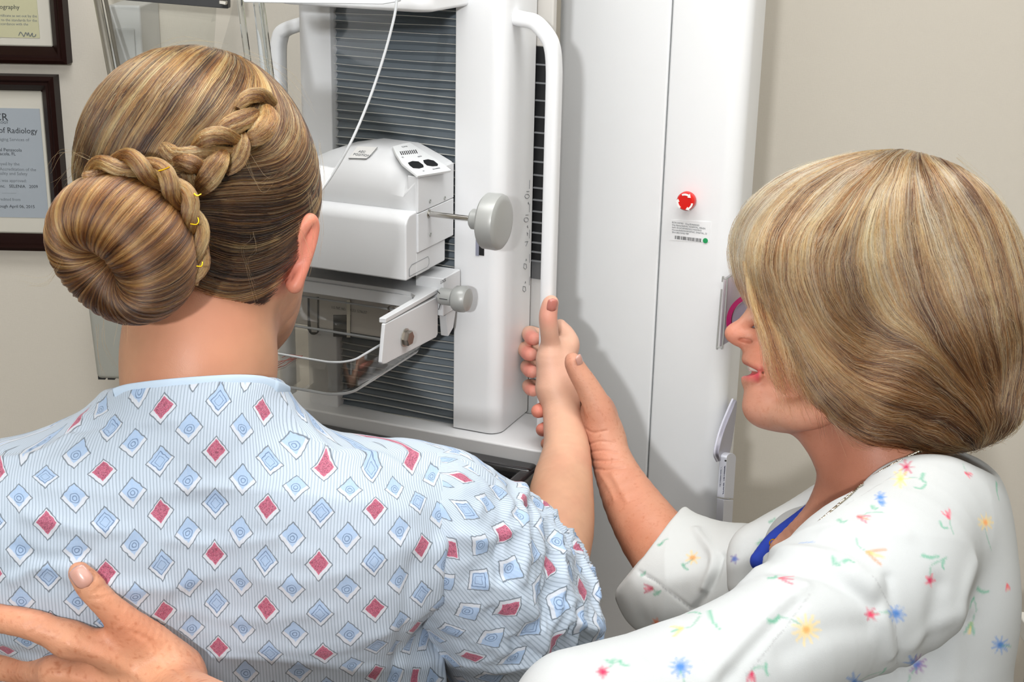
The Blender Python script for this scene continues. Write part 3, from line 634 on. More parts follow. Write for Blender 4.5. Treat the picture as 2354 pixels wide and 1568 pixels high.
# clear compression paddle
CPn = empty('compression_paddle', M2W(-.18, -.15, 1.28), None, None); CPn.parent = MC; CPn.matrix_parent_inverse = WM(MC).inverted()
M_pad = thin('paddle acrylic', 'e6e5e2', .04); M_edge = mat('acrylic edge', 'd9dde0', .12, coat=.5, trans=.3, ior=1.3)
ax0, ax1, by0, by1 = -.300, -.0665, -.247, -.052
def bowl(a0, a1, b0, b1, r, z0, z1, tr=.004, nm='paddle_tray'):
    o1 = rrect(a0, a1, b0, b1, r, r, r, r, 10); n = len(o1)
    cen = ((a0 + a1) / 2, (b0 + b1) / 2)
    def sc(o, k): return [(a + (cen[0] - a) / abs(cen[0] - a) * k, b + (cen[1] - b) / abs(cen[1] - b) * k) if abs(cen[0] - a) > 1e-6 and abs(cen[1] - b) > 1e-6 else (a, b) for a, b in o]
    mb = MB('M'); rings = [(o1, z1), (o1, z0 + .010), (sc(o1, .002), z0 + .004), (sc(o1, .006), z0 + .0008), (sc(o1, .012), z0)]
    V = [(a, b, z) for o, z in rings for a, b in o]
    mb.add(V, [(i * n + j, i * n + (j + 1) % n, (i + 1) * n + (j + 1) % n, (i + 1) * n + j) for i in range(len(rings) - 1) for j in range(n)] + [tuple(range((len(rings) - 1) * n, len(rings) * n))])
    return mb.build(nm, M_pad, CPn, angle=60), o1, sc(o1, .004)
zp0, zp1 = 1.267, 1.307
tr_, o1, o2 = bowl(ax0, ax1, by0, by1, .026, zp0, zp1)
MB('M').tube([(a, b, zp1) for a, b in o1 + o1[:1]], .0013, 8, cap=False).build('rim', M_edge, CPn)
MB('M').tube([(a, b, zp0 + .0025) for a, b in o2 + o2[:1]], .0016, 8, cap=False).build('bottom_edge', M_edge, CPn)
M_rd = mat('red marking', '8d3b30', .5)
def pq(px, py, z=zp0 + .0012): r = ray(px, py); t = (z - CAM[2]) / r[2]; return CAM + r * t
for q in ([(632, 845), (668, 822), (672, 828)], [(632, 838), (650, 830), (696, 818), (672, 828), (655, 840), (632, 848)], [(648, 822), (664, 815), (694, 819)], [(632, 832), (675, 826)]):
    MB().tube([pq(*p) for p in q], .0004, 5).build('size_marking', M_rd, CPn)
# curved clear face shield at the top
M_shield = thin('face shield', 'f7f8f9', .015)
FS = empty('face_shield', M2W(-.2, -.3, 1.7), None, None); FS.parent = MC; FS.matrix_parent_inverse = WM(MC).inverted()
ed = [(912, 0, 1.30), (906, 40, 1.30), (885, 120, 1.30), (852, 220, 1.295), (810, 320, 1.285), (768, 395, 1.275), (725, 455, 1.262), (690, 490, 1.25)]
e3 = spline([P(*q) for q in ed], 40); e3 = np.vstack([e3[:1] + (e3[0] - e3[1]) * 3, e3])
MB().tube(e3, .0013, 8).build('shield_edge', M_edge, FS)
left = e3 - E1 * .34; V = []
fs = MB(); m = len(e3); k = 8
for j in range(k + 1):
    u = j / k; V += list(e3 - E1 * .175 * u + (-E2) * (.02 * math.sin(u * math.pi)))
fs.add(V, [(j * m + i, (j + 1) * m + i, (j + 1) * m + i + 1, j * m + i + 1) for j in range(k) for i in range(m - 1)])
fs.build('shield_sheet', M_shield, FS)
q = [P(540, -30, 1.30), P(918, -30, 1.30), P(916, 4, 1.30), P(880, 10, 1.30), P(700, 8, 1.30), P(560, 6, 1.3)]
MB().prism(q, E2 * .006).build('shield_bar', M_edge, FS, bevel=.001)
for (x0, y0), (x1, y1), w in (((548, -30), (575, 175), .0032), ((588, -30), (612, 175), .0045), ((598, -20), (628, 210), .0030)):
    MB().tube([P(x0, y0, 1.45), P((x0 * 2 + x1) / 3, (y0 * 2 + y1) / 3, 1.45), P(x1, y1, 1.45), P(x1 + (x1 - x0), y1 + (y1 - y0), 1.45)], w, 14, sq=4).build('clear_strut', M_clear, FS)
# tube housing whose lower lip shows at the top edge
vprism(rrect(-.24, -.045, -.10, .01, .03, .02), 1.655, 1.80).build('tube_housing', M_wh, MC, bevel=.006)
# clear holder, pink loop and marker dispenser on the tower's right side
def tsd(px, py, off=.004, a=aR): b, z = ona(px, py, a); return M2W(a + off, b, z)
print('side b:', ona(1700, 700, aR), ona(1690, 1000, aR), ona(1650, 640, aR))
# ------------------------------------------------------------------ people: shared
def R_(px, d): return px * d / F                           # a length read in photo pixels at depth d, in metres
def bounds(sd, pad=.012):
    lo = np.min([c - r for _, _, op, (c, r) in sd.it if op == 'u'], 0) - pad; hi = np.max([c + r for _, _, op, (c, r) in sd.it if op == 'u'], 0) + pad; return lo, hi
def mesh_sd(sd, h, cut=None): lo, hi = bounds(sd); return surfnet(sd, lo, hi, h)
def joinVQ(parts):
    V = []; Q = []; n = 0
    for v, q in parts: V.append(v); Q.append(q + n); n += len(v)
    return np.vstack(V), np.vstack(Q)
def trace(sd, px, py, d0=.7, d1=2.2, off=0):
    """points where sight lines meet a body surface"""
    px = np.atleast_1d(np.asarray(px, float)); py = np.atleast_1d(np.asarray(py, float))
    D = _f[None] + ((px - CX) / F)[:, None] * _r[None] - ((py - CY) / F)[:, None] * _u[None]; L = np.linalg.norm(D, axis=1); D /= L[:, None]
    t = np.full(len(px), d0); best = t.copy(); bd = np.full(len(px), 9.)
    gs = [x.grid for x in (sd if isinstance(sd, (list, tuple)) else [sd])]
    for _ in range(70):
        p = CAM + D * t[:, None]; v = gval(gs[0], p)
        for x in gs[1:]: v = np.minimum(v, gval(x, p))
        v = v - off; m = np.abs(v) < bd; bd[m] = np.abs(v)[m]; best[m] = t[m]; t = np.minimum(t + v * .7, d1)
    return CAM + D * best[:, None]
def skin_mat(name, bumpk=.25):
    m = mat(name, 'd8a888', .45, spec=.4, sss=.06); g = NG(m); g.l.new(g.attr('col').outputs['Color'], g.b.inputs['Base Color'])
    tc = g.node('ShaderNodeTexCoord').outputs['Object']
    v = g.node('ShaderNodeTexVoronoi'); v.inputs['Scale'].default_value = 900; g.l.new(tc, v.inputs['Vector'])
    g.l.new(g.bump(E(g, v.outputs['Distance']) * .5 + g.noise(300, tc) * .8, bumpk, .0005), g.b.inputs['Normal']); return m
def sRGB(*c): return np.array(lin(tuple(x / 255 for x in c))[:3])
def skincol(V, base, red, freck=0, scale=60):
    n = vnoise(V * scale)[:, None] * .5 + vnoise(V * scale * 3.1 + 7)[:, None] * .3
    C = base[None] * (1 + .10 * n); C = C + (red - base)[None] * np.clip(.35 + .7 * vnoise(V * scale * .6 + 3), 0, 1)[:, None] * .5
    if freck:
        f = np.clip(vnoise(V * 560 + 11) * 1.0 + vnoise(V * 250 + 5) * .55 - .30, 0, 1)[:, None] * freck; C = C * (1 - f) + sRGB(168, 96, 62)[None] * f
    return C
def blend_at(C, V, c, r, col, amt=1.0, soft=1.0):
    w = np.clip(1.5 - np.linalg.norm(V - c, axis=1) / r * 1.0, 0, 1) ** soft * amt; return C * (1 - w[:, None]) + col[None] * w[:, None]
def segdist(V, pts, pad=.045):
    pts = np.asarray(pts); d = np.full(len(V), 9.); m = ((V > pts.min(0) - pad) & (V < pts.max(0) + pad)).all(1); v = V[m]; e = np.full(len(v), 9.)
    for a, b in zip(pts[:-1], pts[1:]):
        ba = b - a; t = np.clip((v - a) @ ba / (ba @ ba + 1e-12), 0, 1); e = np.minimum(e, np.linalg.norm(v - a - t[:, None] * ba, axis=1))
    d[m] = e; return d
def crease(V, N, sd, polys, w, A, dmax=None):
    """press or raise soft ridges along lines read off the photo"""
    for q, w_, A_ in polys:
        q = np.asarray(q, float); s = spline(q, 24); pts = trace(sd, s[:, 0], s[:, 1]); d = segdist(V, pts); L = np.linalg.norm(pts - pts[0], axis=1)
        V = V + N * (A_ * A * np.exp(-(d / (w_ * w)) ** 2))[:, None]
    return V
def nail(name, c, up, nrm, L, Wd, m, parent, label=None, tip=None):
    up = np.asarray(up, float); up /= np.linalg.norm(up); nrm = np.asarray(nrm, float); nrm = nrm - (nrm @ up) * up; nrm /= np.linalg.norm(nrm); s = np.cross(up, nrm)
    V = []; nu, nv = 13, 11
    for i in range(nu):
        t = i / (nu - 1) * 2 - 1; half = Wd / 2 * (1 - .12 * t * t) * (math.sqrt(max(0, 1 - max(0, (-t - .35) / .65) ** 2.4)) * .999 + .001) * (math.sqrt(max(0, 1 - max(0, (t - .6) / .4) ** 2.6)) * .85 + .15)
        for j in range(nv):
            x = (j / (nv - 1) * 2 - 1); V.append(c + up * t * L / 2 + s * x * half + nrm * (Wd * .20 * (1 - x * x) * (half / Wd * 2) - Wd * .03 + .0006 * (1 - t * t)))
    mb = MB(); mb.add(V, [(i * nv + j, i * nv + j + 1, (i + 1) * nv + j + 1, (i + 1) * nv + j) for i in range(nu - 1) for j in range(nv - 1)])
    ob = mb.build(name, m, parent, angle=0, label=label); so = ob.modifiers.new('thick', 'SOLIDIFY'); so.thickness = .0006; so.offset = 0; return ob
# ---- hair tools
def hair_mat(name, rough=.27):
    m = bpy.data.materials.new(name); m.use_nodes = True; t = m.node_tree; t.nodes.clear(); o = t.nodes.new('ShaderNodeOutputMaterial'); h = t.nodes.new('ShaderNodeBsdfHairPrincipled')
    h.model = 'CHIANG'; h.parametrization = 'COLOR'; a = t.nodes.new('ShaderNodeAttribute'); a.attribute_name = 'col'
    t.links.new(a.outputs['Color'], h.inputs['Color']); h.inputs['Roughness'].default_value = rough; h.inputs['Radial Roughness'].default_value = .45; h.inputs['Random Roughness'].default_value = .2
    t.links.new(h.outputs[0], o.inputs[0]); return m
def guides(sd, polys, off=0, n=26):
    Pp, T = [], []
    for q in polys:
        s = spline(np.asarray(q, float), n)
        if s.shape[1] == 2: p = trace(sd, s[:, 0], s[:, 1], off=off)
        else: p = np.array([P(*r) for r in s])
        t = np.gradient(p, axis=0); t /= np.linalg.norm(t, axis=1)[:, None] + 1e-9; Pp.append(p); T.append(t)
    return np.vstack(Pp), np.vstack(T)
def comb_strands(sd, seeds, G, nf, nb, step, level, sig=.014, gfun=None, wob=0):
    """walk each strand along the combed direction field, hugging the head at its own height"""
    GP, GT = G
    lo = np.minimum(GP.min(0), seeds.min(0)) - .03; hi = np.maximum(GP.max(0), seeds.max(0)) + .03; hg = .006; n = np.ceil((hi - lo) / hg).astype(int) + 2
    X = lo + np.stack(np.meshgrid(*[np.arange(k) for k in n], indexing='ij'), -1).reshape(-1, 3) * hg; FG = np.zeros((len(X), 3)); nz = np.where(np.abs(gval(sd.grid, X)) < .02)[0]
    for q in np.array_split(nz, max(1, len(nz) // 3000)):
        D2 = ((X[q][:, None, :] - GP[None]) ** 2).sum(2); w = np.exp(-(D2 - D2.min(1, keepdims=True)) / (2 * sig ** 2)); FG[q] = w @ GT
    FG /= np.linalg.norm(FG, axis=1)[:, None] + 1e-9; FG = FG.reshape(*n, 3); GR = [(FG[..., k], lo, hg) for k in range(3)]
    def walk(p, n, sgn):
        out = [p]
        for k in range(n):
            d = np.stack([gval(g_, p) for g_ in GR], 1); g = ggrad(sd.grid, p, .0015)
            if wob: d = d + wob * np.cross(g, d) * vnoise(p * 90 + 31)[:, None]
            d = d - (d * g).sum(1)[:, None] * g; d /= np.linalg.norm(d, axis=1)[:, None] + 1e-9
            p = p + sgn * step * d; f = gval(sd.grid, p) - level; p = p - np.clip(f, -.004, .004)[:, None] * ggrad(sd.grid, p, .0015); out.append(p)
        return out
    f = walk(seeds, nf, 1); b = walk(seeds, nb, -1)
    return np.stack(b[:0:-1] + f, 1)
def scatter(V, Q, n, mask=None):
    c = V[Q].mean(1); a = np.linalg.norm(np.cross(V[Q[:, 2]] - V[Q[:, 0]], V[Q[:, 3]] - V[Q[:, 1]]), axis=1)
    if mask is not None: a = a * mask(c)
    i = RNG.choice(len(Q), n, p=a / a.sum()); u = RNG.random((n, 2))
    return V[Q[i, 0]] * ((1 - u[:, :1]) * (1 - u[:, 1:])) + V[Q[i, 1]] * (u[:, :1] * (1 - u[:, 1:])) + V[Q[i, 2]] * (u[:, :1] * u[:, 1:]) + V[Q[i, 3]] * ((1 - u[:, :1]) * u[:, 1:])
def pal(t, cols):
    t = np.clip(t, 0, 1) * (len(cols) - 1); i = np.minimum(t.astype(int), len(cols) - 2); f = (t - i)[:, None]; c = np.array(cols); return c[i] * (1 - f) + c[i + 1] * f
def bundle(path, rad, nst, cols, name, m_core, m_hair, parent, flat=.75, twist=1.2, nrm=None, prof=None, hr=.00016, npt=22, label=None, seed=0):
    """a lock of hair: a soft core with fine strands lying along it"""
    p = spline(np.asarray(path, float), npt); rad = np.broadcast_to(rad, (npt,)) * (prof if prof is not None else np.clip(np.sin(np.linspace(.30, math.pi - .30, npt)) ** .6, .2, 1))
    T = np.gradient(p, axis=0); T /= np.linalg.norm(T, axis=1)[:, None]; nr = -_f if nrm is None else nrm
    N = nr - (T @ nr)[:, None] * T; N /= np.linalg.norm(N, axis=1)[:, None]; B = np.cross(T, N)
    mb = MB(); n = 18; a = np.arange(n) / n * 2 * np.pi
    V = p[:, None] + (rad * .93)[:, None, None] * (np.cos(a)[None, :, None] * flat * N[:, None] + np.sin(a)[None, :, None] * B[:, None])
    mb.add(V.reshape(-1, 3), [(i * n + j, i * n + (j + 1) % n, (i + 1) * n + (j + 1) % n, (i + 1) * n + j) for i in range(npt - 1) for j in range(n)] + [tuple(range(n))[::-1], tuple(range((npt - 1) * n, npt * n))])
    core = mb.build(name, m_core, parent, label=label)
    rg = np.random.default_rng(seed + 5); th = rg.random(nst) * 2 * np.pi; tw = twist + rg.normal(0, .12, nst); rr = .93 + rg.random(nst) * .10 + .03 * np.sin(th * 7 + seed)
    t = np.linspace(0, 1, npt); A = th[:, None] + tw[:, None] * (t[None] - .5)
    S = p[None] + (rad[None] * rr[:, None])[..., None] * (np.cos(A)[..., None] * flat * N[None] + np.sin(A)[..., None] * B[None])
    S = S + rg.normal(0, .00018, S.shape)
    tt = .5 + .33 * np.sin(th * 5 + seed * 2.1) * np.sin(th * 3 + 1 + seed) + rg.normal(0, .22, nst)
    hairobj('hair_strands', S, npt, np.full(nst, hr), pal(tt, cols), m_hair, core)
    return core
# ------------------------------------------------------------------ patient, seen from behind
M_skinP = skin_mat('patient skin'); M_nailP = mat('pink nail', 'c0786c', .22, coat=.6, sss=.05)
pat = empty('person', P(430, 1500, 1.12) * [1, 1, 0], 'person seen from behind with braided bun, blue patterned hospital gown, hand on the handle', 'person')
dH = 1.13
head = SD()
head.ell(P(455, 398, dH), (.0865, .090, .0895), k=.02)
head.ell(P(500, 470, 1.15), (.075, .082, .079), k=.02)
head.ell(P(512, 610, 1.185), (R_(180, 1.185), .078, R_(205, 1.185)), k=.03)
head.chain([P(560, 640, 1.16), P(600, 740, 1.2), P(560, 790, 1.24)], [.034, .022, .022], k=.03)
head.cone(P(458, 600, 1.13), P(458, 830, 1.125), .0575, .0565, k=.02).cone(P(458, 830, 1.125), P(452, 1010, 1.125), .0565, .058, k=.02)
# face side, away from the camera
head.ell(P(585, 600, 1.262), (.012, .016, .022), k=.012)
# ear
def ear(s):
    s.chain([P(664, 612, 1.128), P(678, 566, 1.118), P(697, 522, 1.112), P(713, 505, 1.114), P(721, 522, 1.120), P(716, 560, 1.124), P(703, 604, 1.124), P(690, 636, 1.122), P(679, 658, 1.122), P(671, 655, 1.124)], [.0040, .0046, .0052, .0052, .0048, .0042, .0040, .0046, .0056, .0050], k=.0035)
    s.chain([P(672, 640, 1.130), P(680, 600, 1.126), P(693, 556, 1.122), P(706, 526, 1.122)], [.0055, .0068, .0064, .0040], k=.004)
    s.chain([P(655, 600, 1.15), P(676, 590, 1.138)], [.012, .008], k=.006)
ear(head)
VH, QH = mesh_sd(head, .0016)
arm = SD()
el = P(1268, 1325, 1.47)
arm.chain([P(1010, 1200, 1.17), P(1150, 1262, 1.34), el], [.036, .036, .034], k=.02)
arm.chain([el, P(1287, 1225, 1.53), P(1291, 1130, 1.585), P(1302, 1040, 1.63), P(1296, 985, 1.66), P(1290, 945, 1.676), P(1284, 905, 1.684)], [.0335, .0365, .0355, .0276, .0238, .0222, .0228], k=.02)
# hand: thenar, palm, thumb
arm.cone(P(1268, 888, 1.68), P(1264, 825, 1.680), .0185, .0155, k=.012)
arm.ell(P(1296, 880, 1.70), (.0200, .030, .044), k=.016)
arm.chain([P(1264, 825, 1.68), P(1265, 790, 1.676), P(1262, 757, 1.666), P(1260, 728, 1.660), P(1264, 703, 1.658), P(1267, 696, 1.657)], [.0150, .0113, .0107, .0108, .0098, .0088], k=.006)
arm.chain([P(1270, 800, 1.69), P(1300, 800, 1.70)], [.012, .014], k=.012)
# back of the hand and fingers wrapped round the bar
fing = [(800, 770, .0094), (838, 806, .0096), (872, 846, .0090), (905, 890, .0080)]
kn = [(1306, 800), (1311, 838), (1308, 872), (1304, 905)]
for i, (ym, yt, r) in enumerate(fing):
    kx, ky = kn[i]; tipx = [1219, 1211, 1215, 1217][i]
    arm.chain([P(1300, 905 - i * 4, 1.70), P(kx, ky, 1.722)], [.012, r * 1.18], k=.01)
    arm.chain([P(kx, ky, 1.722), P(kx - 14, (ky + yt) / 2 + 6, 1.752), P(kx - 48, (ky * .3 + yt * .7), 1.766)], [r * 1.15, r * 1.06, r], k=.004)
    arm.chain([P(kx - 48, ky * .3 + yt * .7, 1.766), P(tipx, yt - 4, 1.752), P(tipx + 2, yt + 5, 1.734), P(tipx + 9, yt + 9, 1.722)], [r, r * .98, r * .95, r * .85], k=.004)
arm.chain([P(1290, 800, 1.69), P(1309, 790, 1.70), P(1303, 768, 1.71), P(1288, 748, 1.715)], [.010, .0112, .0095, .0075], k=.008)
VA, QA = mesh_sd(arm, .0013)
tor = SD()
tor.ell(P(430, 1330, 1.10) + [0, .060, -.20], (.175, .085, .28), k=.03).cone(P(455, 1095, 1.14), P(880, 1190, 1.16), .042, .036, k=.02).cone(P(455, 1095, 1.14), P(10, 1275, 1.14), .042, .030, k=.02)
tor.chain([P(880, 1190, 1.16), P(1010, 1190, 1.17)], [.036, .034], k=.02)
tor.ell(P(430, 1330, 1.10) + [0, .075, -.46], (.15, .10, .22), k=.04).chain([P(10, 1300, 1.14), P(-170, 1420, 1.14), P(-200, 1900, 1.2), P(-120, 2250, 1.15)], [.036, .036, .030, .022], k=.02)
for s in (-1, 1): tor.chain([P(430, 1330, 1.10) + [s * .07, .08, -.60], np.array([-.25 + s * .10, 1.05, .5]), np.array([-.25 + s * .10, 1.08, .08])], [.085, .055, .035], k=.02).cone(np.array([-.25 + s * .10, 1.08, .035]), np.array([-.25 + s * .10, 1.20, .03]), .035, .028, k=.02)
VT, QT = mesh_sd(tor, .007)
V, Q = joinVQ([(VH, QH), (VA, QA), (VT, QT)])
C = skincol(V, sRGB(196, 146, 116), sRGB(188, 122, 98))
nh = len(VH)
Ca = skincol(VA, sRGB(212, 164, 134), sRGB(204, 140, 116))
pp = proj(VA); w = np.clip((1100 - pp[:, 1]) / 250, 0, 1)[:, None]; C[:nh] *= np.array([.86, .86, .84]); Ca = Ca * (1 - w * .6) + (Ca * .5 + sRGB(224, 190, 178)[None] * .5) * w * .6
for yt, tx in ((770, 1219), (806, 1209), (846, 1213), (890, 1215)): Ca = blend_at(Ca, VA, P(tx, yt, 1.72), .014, sRGB(226, 138, 124), .75)
Ca = blend_at(Ca, VA, P(1262, 720, 1.65), .016, sRGB(226, 150, 132), .6)
C[nh:nh + len(VA)] = Ca
C[:nh] = blend_at(C[:nh], VH, P(706, 530, 1.13), .028, sRGB(236, 146, 124), .9)
C[:nh] = blend_at(C[:nh], VH, P(668, 620, 1.12), .020, sRGB(206, 120, 104), .7)
C[:nh] = blend_at(C[:nh], VH, P(470, 780, 1.07), .035, sRGB(212, 146, 118), .5)
me = fastmesh('body', V, Q); colattr(me, 'col', C)
body = link('body', me, M_skinP, pat, angle=0)
# thumb nail
c = trace(arm, 1269, 702)[0]; nail('thumb_nail', c - _f * .0006, P(1271, 690, 1.655) - P(1267, 715, 1.66), -_f + .25 * _r, .0165, .0120, M_nailP, pat, 'glossy pink thumb nail')
# creases of the thumb joint
M_cr = mat('skin crease', 'b07c66', .6)
for q in ([(1247, 738), (1262, 739), (1278, 737)], [(1260, 746), (1279, 744)], [(1262, 752), (1277, 751)]):
    pass
# ------------------------------------------------------------------ patient's hair
M_hair = hair_mat('brown hair'); M_core = mat('hair core', '50371f', .6)
HC = [sRGB(*c) for c in ((20, 10, 6), (56, 31, 16), (112, 70, 36), (170, 116, 60), (218, 166, 98))]
cap = SD()
cap.ell(P(455, 396, dH), (.0912, .095, .0940), k=.02).ell(P(505, 465, 1.145), (.0765, .082, .081), k=.02)
cap.ell(P(428, 345, 1.13), (.072, .074, .069), k=.03)
cap.ell(P(560, 600, 1.14), (.040, .04, .035), k=.03).ell(P(480, 640, 1.11), (.045, .035, .024), k=.03)
VC, QC = mesh_sd(cap, .0022)
def px_in(poly, pts):
    q = proj(pts); x, y = q[:, 0], q[:, 1]; ins = np.zeros(len(x), bool); n = len(poly)
    for i in range(n):
        (x0, y0), (x1, y1) = poly[i], poly[(i + 1) % n]
        c = ((y0 > y) != (y1 > y)) & (x < (x1 - x0) * (y - y0) / (y1 - y0 + 1e-9) + x0); ins ^= c
    return ins
# the hairline: everything above this outline on the near side, and above the forehead on the far side
hl = [(100, 60), (800, 60), (800, 480), (712, 505), (668, 560), (625, 628), (560, 680), (500, 705), (430, 735), (300, 735), (100, 700)]
def capmask(c):
    near = c[:, 1] < 1.16; zf = P(455, 330, 1.2)[2]
    return (near & px_in(hl, c)) | (~near & (c[:, 2] > 1.50 - (c[:, 1] - 1.16) * -.25))
keep = capmask(VC[QC].mean(1))
hr_core = link('hair', fastmesh('hair', VC - vnormals(VC, QC) * .0035, QC[keep]), M_core, pat, angle=0)
Gp = [
 [(360, 130), (290, 200), (225, 300), (192, 400), (178, 470)], [(420, 112), (340, 190), (275, 290), (235, 380), (215, 440)],
 [(480, 110), (400, 195), (335, 290), (290, 370), (260, 430)], [(530, 115), (470, 190), (405, 285), (350, 370), (310, 430)],
 [(560, 128), (520, 190), (455, 285), (400, 365), (350, 430)], [(572, 142), (550, 200), (500, 280), (440, 350), (390, 410)], [(590, 170), (575, 230), (520, 300), (470, 345), (430, 390)],
 [(570, 128), (620, 160), (672, 215), (712, 290), (728, 370), (722, 440)], [(575, 140), (610, 180), (640, 230), (650, 270), (640, 300)], [(590, 145), (650, 195), (690, 260), (700, 330), (670, 380)],
 [(728, 400), (700, 440), (640, 452), (560, 448), (480, 440), (430, 450)], [(722, 455), (690, 485), (620, 500), (540, 495), (470, 480), (420, 480)],
 [(700, 500), (650, 535), (590, 555), (520, 550), (460, 530), (420, 520)], [(660, 560), (610, 600), (550, 610), (490, 595), (440, 570)], [(630, 620), (570, 650), (510, 655), (460, 630), (430, 600)], [(560, 675), (500, 690), (450, 670), (410, 630)], [(480, 700), (430, 700), (380, 670)],
 [(720, 330), (690, 380), (630, 410), (560, 420), (490, 430)], [(180, 480), (200, 560), (260, 620), (330, 640)]]
Gc = guides(cap, Gp, off=.001)
def darkf(p):                                              # strands below and right of the braid are darker
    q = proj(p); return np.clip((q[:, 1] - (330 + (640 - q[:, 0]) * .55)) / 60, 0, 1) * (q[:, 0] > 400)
NS = 24000
seeds = scatter(VC, QC, NS, capmask); lvl = -.0012 + .0022 * RNG.random(NS) + .0011 * vnoise(seeds * 75)
S = comb_strands(cap, seeds, Gc, 13, 13, .0042, lvl, wob=.10)
root = S[:, 0] * .5 + S[:, 13] * .5
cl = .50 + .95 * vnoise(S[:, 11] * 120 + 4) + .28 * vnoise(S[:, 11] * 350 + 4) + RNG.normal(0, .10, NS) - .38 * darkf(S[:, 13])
vis = np.ones(NS, bool)
endpt = S[:, -1]
S = S + np.repeat(RNG.normal(0, .00012, (NS, 1, 3)), S.shape[1], 1) + RNG.normal(0, .00003, S.shape)
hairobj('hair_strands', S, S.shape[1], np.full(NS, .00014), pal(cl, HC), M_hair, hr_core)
# fly-away wisps
def wisps(name, polys, rep, spread, rad, col, parent):
    out = []
    for q in polys:
        for k in range(rep):
            q_ = np.asarray(q, float).copy(); q_[1:, :2] += np.cumsum(RNG.normal(0, spread, (len(q_) - 1, 2)), 0) * .6; q_[:, :2] += RNG.normal(0, spread * .5, 2); out.append(np.array([P(*r) for r in spline(q_, 16)]))
    out = np.array(out); return hairobj(name, out, 16, np.full(len(out), rad), np.repeat(np.array(col)[None], len(out), 0) * RNG.uniform(.6, 1.2, (len(out), 1)), M_hair, parent)
wisps('loose_wisps', [[(560, 480, 1.07), (585, 560, 1.07), (562, 600, 1.07), (590, 688, 1.07)], [(690, 520, 1.09), (700, 600, 1.08), (695, 650, 1.08)], [(715, 440, 1.1), (728, 520, 1.09), (722, 590, 1.09)], [(660, 290, 1.06), (690, 330, 1.05), (650, 400, 1.04)], [(560, 350, 1.04), (600, 420, 1.04), (640, 400, 1.04)],
  [(300, 155, 1.1), (420, 100, 1.1), (520, 100, 1.1)], [(560, 120, 1.1), (660, 170, 1.1), (720, 260, 1.1)], [(180, 380, 1.08), (150, 410, 1.0), (130, 430, 1.0)], [(240, 380, 1.03), (160, 350, 1.02), (130, 400, 1.0)], [(230, 740, .99), (245, 800, .99), (260, 850, 1.0)], [(280, 745, .99), (290, 790, .99)], [(620, 620, 1.1), (640, 600, 1.09), (690, 580, 1.08)], [(730, 330, 1.12), (736, 400, 1.11), (727, 480, 1.11)], [(150, 580, .99), (110, 640, .98), (60, 640, .98)]], 4, 13, .00006, HC[3] * .6, hr_core)
# ------------------------------------------------------------------ bun
bc = P(281, 573, 1.005); bn = np.array([-.47, -.80, -.37]); bn /= np.linalg.norm(bn)
bu = np.cross(bn, [0, 0, 1]); bu /= np.linalg.norm(bu); bv = np.cross(bu, bn)
BR, Br, Bk = .0316, .0250, 1.30
def bun_pt(th, ph, r): rr = BR + r * np.cos(ph); el_ = 1 + .0 * np.cos(2 * th); return bc + (rr * np.cos(th) * 1.0)[..., None] * bu + (rr * np.sin(th) * 1.0)[..., None] * bv + (Bk * r * np.sin(ph))[..., None] * bn
mb = MB(); n1, n2 = 64, 28; th = np.arange(n1) / n1 * 2 * np.pi; ph = np.arange(n2) / n2 * 2 * np.pi; A, B = np.meshgrid(th, ph, indexing='ij')
mb.add(bun_pt(A.ravel(), B.ravel(), np.full(n1 * n2, Br * .97)), [(i * n2 + j, i * n2 + (j + 1) % n2, ((i + 1) % n1) * n2 + (j + 1) % n2, ((i + 1) % n1) * n2 + j) for i in range(n1) for j in range(n2)])
bun = mb.build('hair_bun', M_core, pat, angle=0)
NB = 9000; npt = 22; th = RNG.random(NB) * 2 * np.pi; clump = np.floor(th / (2 * np.pi) * 90 + .5 * np.sin(th * 9)) / 90 * 2 * np.pi; th = th * .7 + clump * .3
t = np.linspace(0, 1, npt)[None]; PH = (math.pi * 1.03 - t * math.pi * 1.55) + RNG.normal(0, .05, (NB, 1)); TH_ = th[:, None] + .20 * np.sin(t * 2.4 + .5) + RNG.normal(0, .012, (NB, 1)) * t * 2
lay = RNG.random((NB, 1)); rad = Br * (.972 + .035 * lay + .020 * np.sin(th[:, None] * 41 + 2 * np.sin(th[:, None] * 7)) * (.5 + .5 * np.cos(PH - 1.2)))
S = bun_pt(TH_, PH, rad) + RNG.normal(0, .00012, (NB, npt, 3))
cl = .40 + .13 * np.sin(th * 17 + 1) * np.sin(th * 5) + .13 * np.sin(th * 61) + RNG.normal(0, .13, NB) + .10 * np.cos(th - 1.2)
hairobj('hair_strands', S, npt, np.full(NB, .00017), pal(cl, HC), M_hair, bun)
# ------------------------------------------------------------------ braid lobes lying on the head
def lobe(pts, r, out, n, seed, flat=.7, tw=.9, dark=0, prof=None):
    q = np.asarray(pts, float); s = spline(q, 8); p = trace(cap, s[:, 0], s[:, 1], off=.001); rr = R_(r, 1.08); p = p - _f[None] * rr * (out * np.sin(np.linspace(.35, math.pi - .35, 8)))[:, None]
    k = HC if not dark else HC[:4]
    return bundle(p, rr, n, k[1:], 'braid_lock', M_core, M_hair, braid, flat, tw, seed=seed, prof=prof)
braid = empty('braid', P(540, 320, 1.02), None, None); braid.parent = pat; braid.matrix_parent_inverse = WM(pat).inverted()
lobe([(430, 385), (418, 370), (392, 352), (372, 335)], 20, .5, 300, 12)
lobe([(372, 392), (410, 386), (452, 372), (472, 352)], 22, .8, 420, 1)
lobe([(408, 372), (428, 402), (440, 438), (442, 462)], 21, .8, 420, 2)
lobe([(548, 250), (572, 228), (604, 222), (634, 240)], 17, 1.2, 420, 3, tw=1.5)
lobe([(500, 322), (528, 298), (566, 276), (590, 258)], 23, .9, 500, 4)
